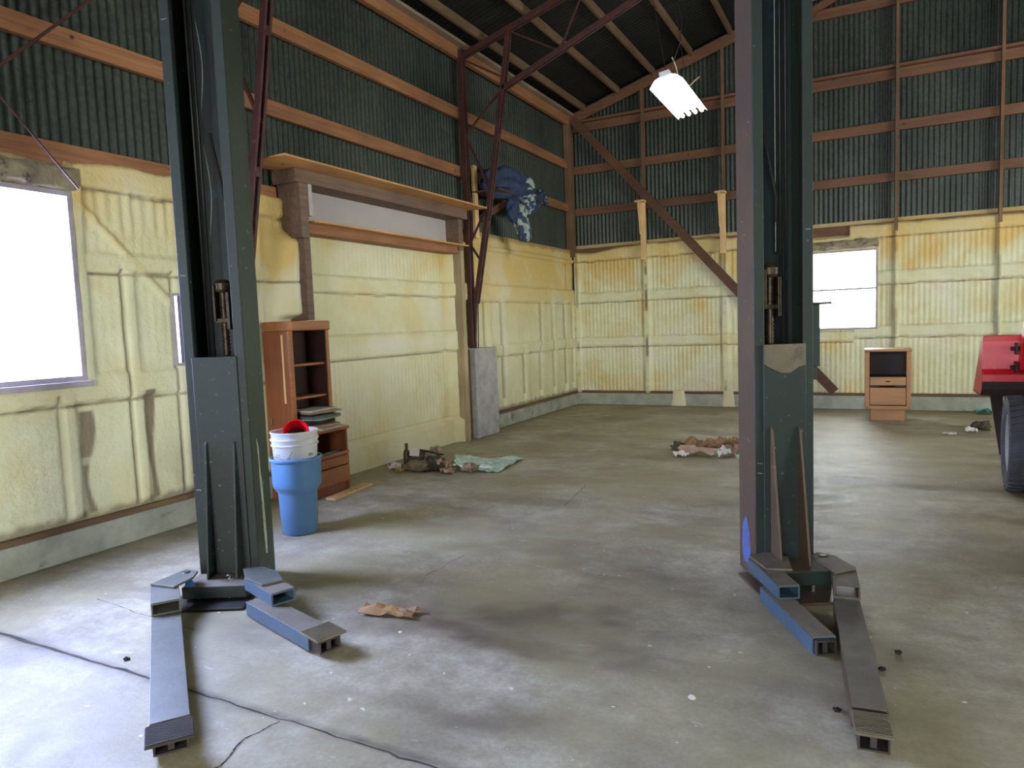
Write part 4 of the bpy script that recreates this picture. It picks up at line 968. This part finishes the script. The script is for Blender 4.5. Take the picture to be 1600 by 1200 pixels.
# ============================================================ small nightstand by the back wall
t = empty('nightstand', (-0.13, 10.5, 0), radians(1), label='small light wooden cabinet with an open top bay standing near the back wall', cat='cabinet')
q = MB()
q.box(0, 0.055, 0, 0.45, 0.155, 0.92); q.build('side_panel', NIGHT, t, bevel=0.006); q = MB(); q.box(0.485, 0.54, 0, 0.45, 0.155, 0.92); q.build('side_panel', NIGHT, t, bevel=0.006)
q = MB(); q.box(-0.008, 0.548, -0.01, 0.46, 0.92, 0.955); q.build('top_board', NIGHT, t, bevel=0.01)
q = MB(); q.box(0.055, 0.485, 0.42, 0.44, 0.2, 0.92); q.build('back_panel', NIGHTD, t)
q = MB(); q.box(0.055, 0.485, 0.01, 0.42, 0.57, 0.59); q.build('shelf', NIGHTD, t)
q = MB(); q.box(0.0, 0.54, 0.0, 0.03, 0.155, 0.205); q.box(.055, .485, .03, .42, .155, .2); q.build('bottom_rail', NIGHT, t, bevel=0.004)
q = MB(); q.box(0.06, 0.48, -0.004, 0.03, 0.475, 0.585); dr = q.build('drawer', NIGHT, t, bevel=0.005)
q = MB(); q.tube([(0.25, -0.012, 0.53), (0.275, -0.018, 0.53), (0.30, -0.012, 0.53)], 0.006, 8); q.build('drawer_pull', DARKM, dr)
q = MB(); q.box(0.06, 0.48, 0.0, 0.02, 0.215, 0.445); q.build('door_panel', NIGHT, t, bevel=0.005)
q = MB(); q.box(0.06, 0.175, -0.002, 0.03, 0.452, 0.470); q.build('door_groove', NIGHTD, t); q = MB(); q.box(0.36, 0.48, -0.002, 0.03, 0.452, 0.470); q.build('door_groove', NIGHTD, t)
q = MB(); q.box(0.07, 0.47, 0.06, 0.42, 0.0, 0.155); q.build('plinth', NIGHT, t, bevel=0.004)

# ============================================================ tractor with loader bucket
t = empty('tractor', (1.75, 6.6, 0), 0, label='red tractor with a front loader bucket standing at the right edge', cat='tractor')
def wheel(cx, cy, R_, w_, rim_r, yaw=0, name='front_wheel'):
    M_ = Matrix.Translation((cx, cy, R_)) @ Matrix.Rotation(yaw, 4, 'Z') @ Matrix.Rotation(pi / 2, 4, 'Y')
    q = MB(); q.M = M_
    h = w_ / 2
    q.lathe([(rim_r, -h * 0.75), (rim_r + 0.02, -h * .9), (R_ * 0.86, -h), (R_ * 0.965, -h * 0.88), (R_, -h * 0.5), (R_, h * 0.5), (R_ * 0.965, h * 0.88), (R_ * 0.86, h), (rim_r + .02, h * .9), (rim_r, h * 0.75)], 64)
    n = 40
    for k in range(n):
        a = 2 * pi * k / n
        for s in (-1, 1):
            a2 = a + (0.5 if s > 0 else 0) * 2 * pi / n
            p0 = Vector((cos(a2) * (R_ + 0.002), sin(a2) * (R_ + 0.002), s * 0.008)); p1 = Vector((cos(a2 + 0.06) * (R_ * .985), sin(a2 + 0.06) * (R_ * .985), s * h * 0.92)); q.beam(p0, p1, 0.022, 0.012, up=(cos(a2), sin(a2), 0))
    wh = q.build(name, TYRE, t, smooth='angle')
    q = MB(); q.M = M_; q.lathe([(rim_r + .005, -h * .78), (rim_r - 0.012, -h * 0.8), (rim_r - 0.02, -h * 0.3), (0.08, -h * 0.15), (0.07, -h * 0.5), (0, -h * 0.5)], 40)
    q.lathe([(rim_r + .005, h * .78), (rim_r - 0.012, h * 0.8), (rim_r - 0.02, h * 0.3), (0.08, h * 0.15), (0.07, h * 0.5), (0, h * 0.5)], 40); q.build('rim', RIM, wh, smooth='angle')
    return wh
wheel(-0.73, 0.10, 0.375, 0.22, 0.235, radians(-3)); wheel(0.68, 0.10, 0.375, 0.22, 0.235)
wheel(-0.66, -1.75, 0.60, 0.36, 0.33, 0, 'rear_wheel'); wheel(0.66, -1.75, 0.60, 0.36, 0.33, 0, 'rear_wheel')
# NB rear wheels fall outside the frame to the right
q = MB(); q.tube([(-0.58, 0.10, 0.375), (0.58, 0.10, 0.375)], 0.05, 12); q.box(-.2, .2, -.1, .3, .3, .45); q.build('front_axle', DARKM, t)
q = MB(); q.box(-0.2, 0.2, -1.9, 0.35, 0.45, 0.70); q.tube([(-0.5, -1.75, 0.60), (0.5, -1.75, 0.60)], 0.09, 12); q.build('chassis', DARKM, t, bevel=0.01)
q = MB(); q.prism([(0.45, 0.62), (0.45, 1.05), (0.3, 1.15), (-0.9, 1.22), (-0.9, 0.62)], -0.24, 0.24, 'x'); q.build('hood', RED, t, bevel=0.03)
for s in (-1, 1):
    q = MB(); n = 12; pts = [(-1.75 + 0.70 * cos(radians(150 - 120 * k / n)), 0.60 + 0.70 * sin(radians(150 - 120 * k / n))) for k in range(n + 1)]
    pts += [(a, c - 0.02) for a, c in pts[::-1]]
    q.prism(pts, min(s * .3, s * .82), max(s * .3, s * .82), 'x'); q.build('fender', RED, t)
q = MB(); q.box(-0.22, 0.22, -1.9, -1.45, 0.95, 1.05); q.box(-0.22, 0.22, -1.98, -1.90, 0.98, 1.4); q.build('seat', BLACKM, t, bevel=0.03)
q = MB(); q.tube([(0, -0.95, 1.15), (0, -1.15, 1.42)], 0.02, 8); c = Vector((0, -1.16, 1.43)); rg = [c + Vector((0.19 * cos(a), 0.13 * sin(a), 0.13 * sin(a))) for a in [2 * pi * k / 24 for k in range(24)]]; q.tube(rg, 0.014, 8, closed=True); q.build('steering_wheel', BLACKM, t, smooth=True)
# bucket (opening faces away from the camera)
q = MB(); bx0, bx1 = -0.915, 0.915
yb = 0.82
outer = [(yb, 1.20), (yb - 0.02, 1.17), (yb - 0.02, 0.90)]
q.prism([(yb, 1.205), (yb - 0.015, 1.20), (yb - 0.015, 1.155), (yb, 1.155)], bx0, bx1, 'x'); 
q.prism([(yb, 1.155), (yb - 0.004, 1.155), (yb + 0.03, 0.91), (yb + .04, 0.91)], bx0 + .0, bx1, 'x', 1)
q.prism([(yb + 0.03, 0.91), (yb + 0.002, 0.86), (yb + .0, 0.80), (yb + .012, 0.80), (yb + .04, 0.91)], bx0, bx1, 'x', 0)
q.prism([(yb, 0.80), (yb + .02, 0.73), (yb + 0.06, 0.69), (yb + 0.12, 0.665), (yb + 0.62, 0.655), (yb + 0.62, 0.67), (yb + 0.12, 0.68), (yb + 0.06, 0.71), (yb + 0.03, 0.74), (yb + .012, 0.80)], bx0, bx1, 'x', 2)
side = [(yb, 1.205), (yb + 0.06, 1.205), (yb + 0.5, 0.80), (yb + 0.62, 0.67), (yb + 0.12, 0.67), (yb + 0.03, 0.72), (yb, 0.80), (yb + .03, .91)]
q.prism(side, bx0, bx0 + 0.012, 'x', 0); q.prism(side, bx1 - .012, bx1, 'x', 0)
bk = q.build('bucket', [RED, REDP, WORN], t)
for s in (-0.635, 0.635):
    for (z, h_) in ((1.09, 0.05), (0.93, 0.05)):
        q = MB(); q.box(s - 0.05, s - 0.035, yb - 0.08, yb + .01, z - h_, z + h_); q.box(s + 0.035, s + 0.05, yb - 0.08, yb + .01, z - h_, z + h_); q.tube([(s - 0.085, yb - 0.055, z), (s + 0.07, yb - 0.055, z)], 0.016, 10); q.build('hinge', DARKM, bk)
    q = MB(); path = [(s, yb - 0.06, 0.93), (s, yb - 0.16, 1.12), (s, yb - .42, 1.50), (s, -0.5, 1.50), (s * .8, -1.2, 1.40)]
    for a, c_ in zip(path, path[1:]): q.beam(a, c_, 0.10, 0.05, up=(1, 0, 0.001))
    q.build('loader_arm', RED, t, bevel=0.006)
    q = MB(); q.beam((s * .8, -1.2, 1.40), (s * .55, -0.75, 0.6), 0.06, 0.12, up=(1, 0, 0)); q.build('loader_post', RED, t)
    q = MB(); q.tube([(s, yb - 0.055, 1.09), (s, yb - 0.42, 1.36)], 0.02, 10); q.build('hydraulic_cylinder', DARKM, t)
q = MB(); q.hexa([(-0.66, 1.68, 0.0), (-0.60, 1.68, 0.0), (-0.60, 1.74, 0.0), (-0.66, 1.74, 0.0), (-0.80, 1.30, 0.66), (-0.70, 1.30, 0.66), (-0.70, 1.36, 0.66), (-0.80, 1.36, 0.66)]); q.build('bucket_stand', WORN, t, bevel=0.004)

# ============================================================ litter
def scrap(name, m_, loc, size, h, seed, label, cat='scrap', group=None, flat=0.0, rz=0, tilt=0, outline=None):
    """a crumpled sheet with thickness"""
    q = MB(); n = 7; idx = {}; rs = random.Random(seed); h = h * 0.8
    rsn = {(i, j): rs.random() for i in range(n + 1) for j in range(n + 1)}; rsx = {(i, j): rs.uniform(-1, 1) for i in range(n + 1) for j in range(n + 1)}
    for s_ in (1, 0):
        for j in range(n + 1):
            for i in range(n + 1):
                u, v = i / n * 2 - 1, j / n * 2 - 1
                x = u * size[0] / 2 * (1 + 0.22 * fbm(v * 1.7, seed, 1)); y = v * size[1] / 2 * (1 + 0.22 * fbm(u * 1.7, seed, 2))
                r = abs(fbm(u * 1.1 + seed, v * 1.1, seed * 1.3, 2)); z = h * min(1, r * 1.7) + h * 0.35 * max(0, 1 - u * u - v * v) * (1 - flat)
                z += 0.55 * h * rsn[i, j] * (1 - flat); z = max(z, 0.0005); x += 0.03 * size[0] * rsx[i, j]; y += 0.04 * size[1] * rsx[j, i]
                idx[i, j, s_] = q.addv((x, y, z + (0.003 if s_ else 0)))
    for j in range(n):
        for i in range(n):
            q.face((idx[i, j, 1], idx[i + 1, j, 1], idx[i + 1, j + 1, 1], idx[i, j + 1, 1])); q.face((idx[i, j + 1, 0], idx[i + 1, j + 1, 0], idx[i + 1, j, 0], idx[i, j, 0]))
    for k in range(n):
        q.face((idx[k, 0, 0], idx[k + 1, 0, 0], idx[k + 1, 0, 1], idx[k, 0, 1])); q.face((idx[k, n, 1], idx[k + 1, n, 1], idx[k + 1, n, 0], idx[k, n, 0]))
        q.face((idx[0, k + 1, 0], idx[0, k, 0], idx[0, k, 1], idx[0, k + 1, 1])); q.face((idx[n, k, 0], idx[n, k + 1, 0], idx[n, k + 1, 1], idx[n, k, 1]))
    o = q.build(name, m_, smooth=False, loc=loc); o.rotation_euler = (tilt, 0, rz); tag(o, label, cat, group); return o
def lumpy(name, m_, loc, r, seed, label, cat='rag', group=None, rz=0):
    q = MB(); n, mm = 26, 14; idx = {}
    for j in range(mm + 1):
        for i in range(n):
            a = 2 * pi * i / n; ph = pi * j / mm - pi / 2; d = Vector((cos(a) * cos(ph), sin(a) * cos(ph), sin(ph)))
            k = 1 + 0.55 * fbm(d.x * 1.8 + seed, d.y * 1.8, d.z * 1.8, 3) - 0.25 * abs(fbm(d.x * 5, d.y * 5 + seed, d.z * 5, 2))
            idx[i, j] = q.addv((d.x * r[0] * k, d.y * r[1] * k, max(0.001, r[2] * 0.75 + d.z * r[2] * k)))
    for j in range(mm):
        for i in range(n): q.face((idx[i, j], idx[(i + 1) % n, j], idx[(i + 1) % n, j + 1], idx[i, j + 1]))
    o = q.build(name, m_, smooth=True, loc=loc); o.rotation_euler.z = rz; tag(o, label, cat, group); return o
G1 = 'rubbish heap at the foot of the walled up doorway'; G2 = 'litter pile on the floor before the right lift post'
q = MB(); q.lathe([(0, 0), (0.036, 0), (0.038, 0.01), (0.038, 0.13), (0.030, 0.165), (0.016, 0.185), (0.015, 0.225), (0.018, 0.228), (0.018, 0.245), (0, 0.245)], 24)
o = q.build('bottle', BOTTLE, smooth='angle', loc=(-4.42, 6.06, 0.0)); tag(o, 'dark brown bottle standing upright in the rubbish heap by the wall', 'bottle')
lumpy('rag', DKRAG, (-4.28, 6.02, 0), (0.12, 0.10, 0.10), 3, 'dark grimy rag beside the upright bottle', 'rag', G1)
lumpy('rag', TANR, (-4.17, 5.90, 0), (0.16, 0.08, 0.06), 5, 'tan crumpled rag at the front of the heap near the doorway', 'rag', G1)
lumpy('rag', DKRAG, (-4.02, 5.98, 0), (0.12, 0.09, 0.08), 8, 'dark rag in the middle of the heap near the doorway', 'rag', G1)
lumpy('rag', TANR, (-4.15, 6.13, 0), (0.13, 0.10, 0.10), 11, 'greyish rag behind the others in the heap near the doorway', 'rag', G1)
q = MB(); q.box(-0.05, 0.05, -0.002, 0.002, 0, 0.085); o = q.build('paper_card', PAPER, loc=(-4.24, 5.94, 0.14)); o.rotation_euler = (radians(-14), 0.1, radians(25)); tag(o, 'small white card sticking up out of the rubbish heap', 'card')
scrap('paper_scrap', PINKR, (-4.15, 6.22, 0.14), (0.12, 0.12), 0.05, 31, 'pinkish paper scrap on top of the rubbish heap', 'paper')
scrap('paper_scrap', PAPER, (-4.44, 5.88, 0.0), (0.13, 0.10), 0.06, 21, 'white torn paper at the left end of the rubbish heap', 'paper')
scrap('paper_scrap', YELL, (-4.30, 5.76, 0.0), (0.08, 0.06), 0.04, 22, 'yellow scrap at the front left of the rubbish heap', 'scrap')
scrap('cardboard_scrap', PINKR, (-3.92, 6.0, 0.02), (0.16, 0.14), 0.09, 24, 'brown cardboard flap leaning over the heap onto the pale sheet', 'cardboard', rz=0.7)
scrap('cardboard_scrap', PINKR, (-3.80, 5.88, 0.0), (0.20, 0.08), 0.05, 25, 'reddish brown strip between the rag heap and the pale sheet', 'cardboard', rz=-0.5)
q = MB(); q.box(-0.17, 0.17, -0.012, 0.012, 0, 0.012); o = q.build('dark_stick', DARKM, loc=(-4.1, 6.04, 0.165)); o.rotation_euler = (0, 0.08, radians(-10)); tag(o, 'black stick lying across the rubbish heap', 'stick')
lumpy('rag', TANR, (-3.62, 6.02, 0), (0.09, 0.06, 0.05), 14, 'small tan rag lying on the front edge of the pale sheet', 'rag')
scrap('paper_scrap', PAPER, (-3.45, 6.06, 0.03), (0.14, 0.06), 0.03, 27, 'white paper fold at the front edge of the pale green sheet', 'paper')
# pale green sheet
q = MB(); n = 30; idx = {}
A0, A1, A2, A3 = Vector((-4.1, 6.55)), Vector((-3.80, 5.98)), Vector((-3.28, 6.02)), Vector((-3.40, 6.78))
for s_ in (1, 0):
    for j in range(n + 1):
        for i in range(n + 1):
            u, v = i / n, j / n; p_ = A0.lerp(A3, u).lerp(A1.lerp(A2, u), v)
            z = 0.004 + 0.035 * abs(fbm(p_.x * 5, p_.y * 5, 77)) + 0.05 * max(0, 1 - u * 2.5) + 0.02 * abs(fbm(p_.x * 14, p_.y * 14, 7))
            p_ = p_ + Vector((0.05 * fbm(u * 3, v * 3, 5), 0.05 * fbm(u * 3, v * 3, 6)))
            idx[i, j, s_] = q.addv((p_.x + 3.7, p_.y - 6.3, z + (0.002 if s_ else 0)))
for j in range(n):
    for i in range(n):
        q.face((idx[i, j, 1], idx[i + 1, j, 1], idx[i + 1, j + 1, 1], idx[i, j + 1, 1])); q.face((idx[i, j + 1, 0], idx[i + 1, j + 1, 0], idx[i + 1, j, 0], idx[i, j, 0]))
o = q.build('plastic_sheet', SHEET, loc=(-3.7, 6.3, 0)); tag(o, 'pale green plastic sheet spread on the floor beside the rubbish heap', 'sheet')
# second pile
spec = [('cardboard_scrap', CARD, (-1.78, 7.85), (0.34, 0.22), 0.10, 'tan crumpled cardboard at the back left of the litter pile by the right lift post', 'cardboard'),
        ('cardboard_scrap', CARD, (-1.52, 8.0), (0.34, 0.2), 0.09, 'tan crumpled cardboard at the back of the litter pile, middle of the three behind', 'cardboard'),
        ('cardboard_scrap', CARD, (-1.34, 8.1), (0.24, 0.2), 0.09, 'tan cardboard at the back right of the litter pile', 'cardboard'),
        ('cardboard_scrap', PINKR, (-1.66, 7.48), (0.40, 0.18), 0.09, 'long pinkish cardboard at the front of the litter pile', 'cardboard'),
        ('paper_scrap', PAPER, (-1.83, 7.36), (0.14, 0.10), 0.05, 'grey white scrap at the left front of the litter pile', 'paper'),
        ('paper_scrap', PAPER, (-1.40, 7.45), (0.14, 0.10), 0.09, 'white crumpled paper at the front right of the litter pile', 'paper'),
        ('paper_scrap', PINKR, (-1.32, 7.65), (0.16, 0.12), 0.09, 'pale pink scrap right of the white paper in the litter pile', 'paper'),
        ('paper_scrap', SHEET, (-1.24, 7.42), (0.14, 0.08), 0.04, 'greenish scrap at the right front corner of the litter pile', 'scrap')]
for k, (nm, m_, (x, y), sz, h, lab, ct) in enumerate(spec): scrap(nm, m_, (x, y, 0), sz, h, 40 + k * 3, lab, ct, rz=k * 0.7 if sz[0] < 0.2 else random.uniform(-.3, .3))
lumpy('rag', DKRAG, (-1.12, 8.15, 0), (0.12, 0.10, 0.05), 21, 'dark rag at the far right of the litter pile, nearly behind the lift post', 'rag')
lumpy('rag', DKRAG, (-1.95, 7.75, 0), (0.08, 0.06, 0.05), 23, 'small brown rag at the left end of the litter pile', 'rag')
q = MB(); q.beam((-0.16, 0.1, 0.02), (0.16, -0.1, 0.02), 0.03, 0.02); q.beam((-0.14, 0.02, 0.045), (0.18, -0.03, 0.03), 0.02, 0.012); o = q.build('dark_stick', DARKM, loc=(-1.12, 7.72, 0)); tag(o, 'dark sticks at the right end of the litter pile beside the lift post', 'stick')
# cardboard flattened on the floor in front
scrap('cardboard_scrap', CARD, (-2.21, 2.81, 0), (0.29, 0.10), 0.045, 63, 'torn brown cardboard lying alone on the floor right of the left lift post', 'cardboard', rz=-0.32 + .5)
scrap('teal_scrap', TEAL, (1.36, 11.5, 0), (0.28, 0.2), 0.07, 71, 'teal plastic scrap on the floor at the back wall near the tractor', 'scrap')
scrap('paper_scrap', PAPER, (1.0, 9.75, 0), (0.12, 0.08), 0.05, 73, 'small white scrap on the floor left of the bucket stand', 'paper')
lumpy('rag', DKRAG, (1.12, 9.95, 0), (0.09, 0.07, 0.06), 33, 'dark lump of rubbish on the floor behind the bucket stand', 'rag')
scrap('paper_scrap', PAPER, (0.76, 9.5, 0), (0.14, 0.05), 0.02, 75, 'flat pale scrap on the floor between the nightstand and the tractor', 'paper')
# small stones scattered
GS = 'small dark stones scattered on the floor'
for k, (x, y, lab) in enumerate(((0.03, 3.12, 'small black stone on the floor right of the long right lift arm'), (0.09, 3.3, 'tiny dark stone beyond the long right lift arm'), (-0.62, 2.6, 'pale pebble on the open floor left of the right lift arms'), (-3.02, 1.93, 'dark pebble beside the long left lift arm'), (-0.12, 2.72, 'flat dark chip between the right lift arms'), (-0.22, 3.28, 'white crumb between the two right lift arms'))):
    lumpy('stone', DARKM if 'dark' in lab or 'black' in lab else PAPER, (x, y, 0), (0.014, 0.012, 0.008), 90 + k, lab, 'stone')
bpy.context.view_layer.update()
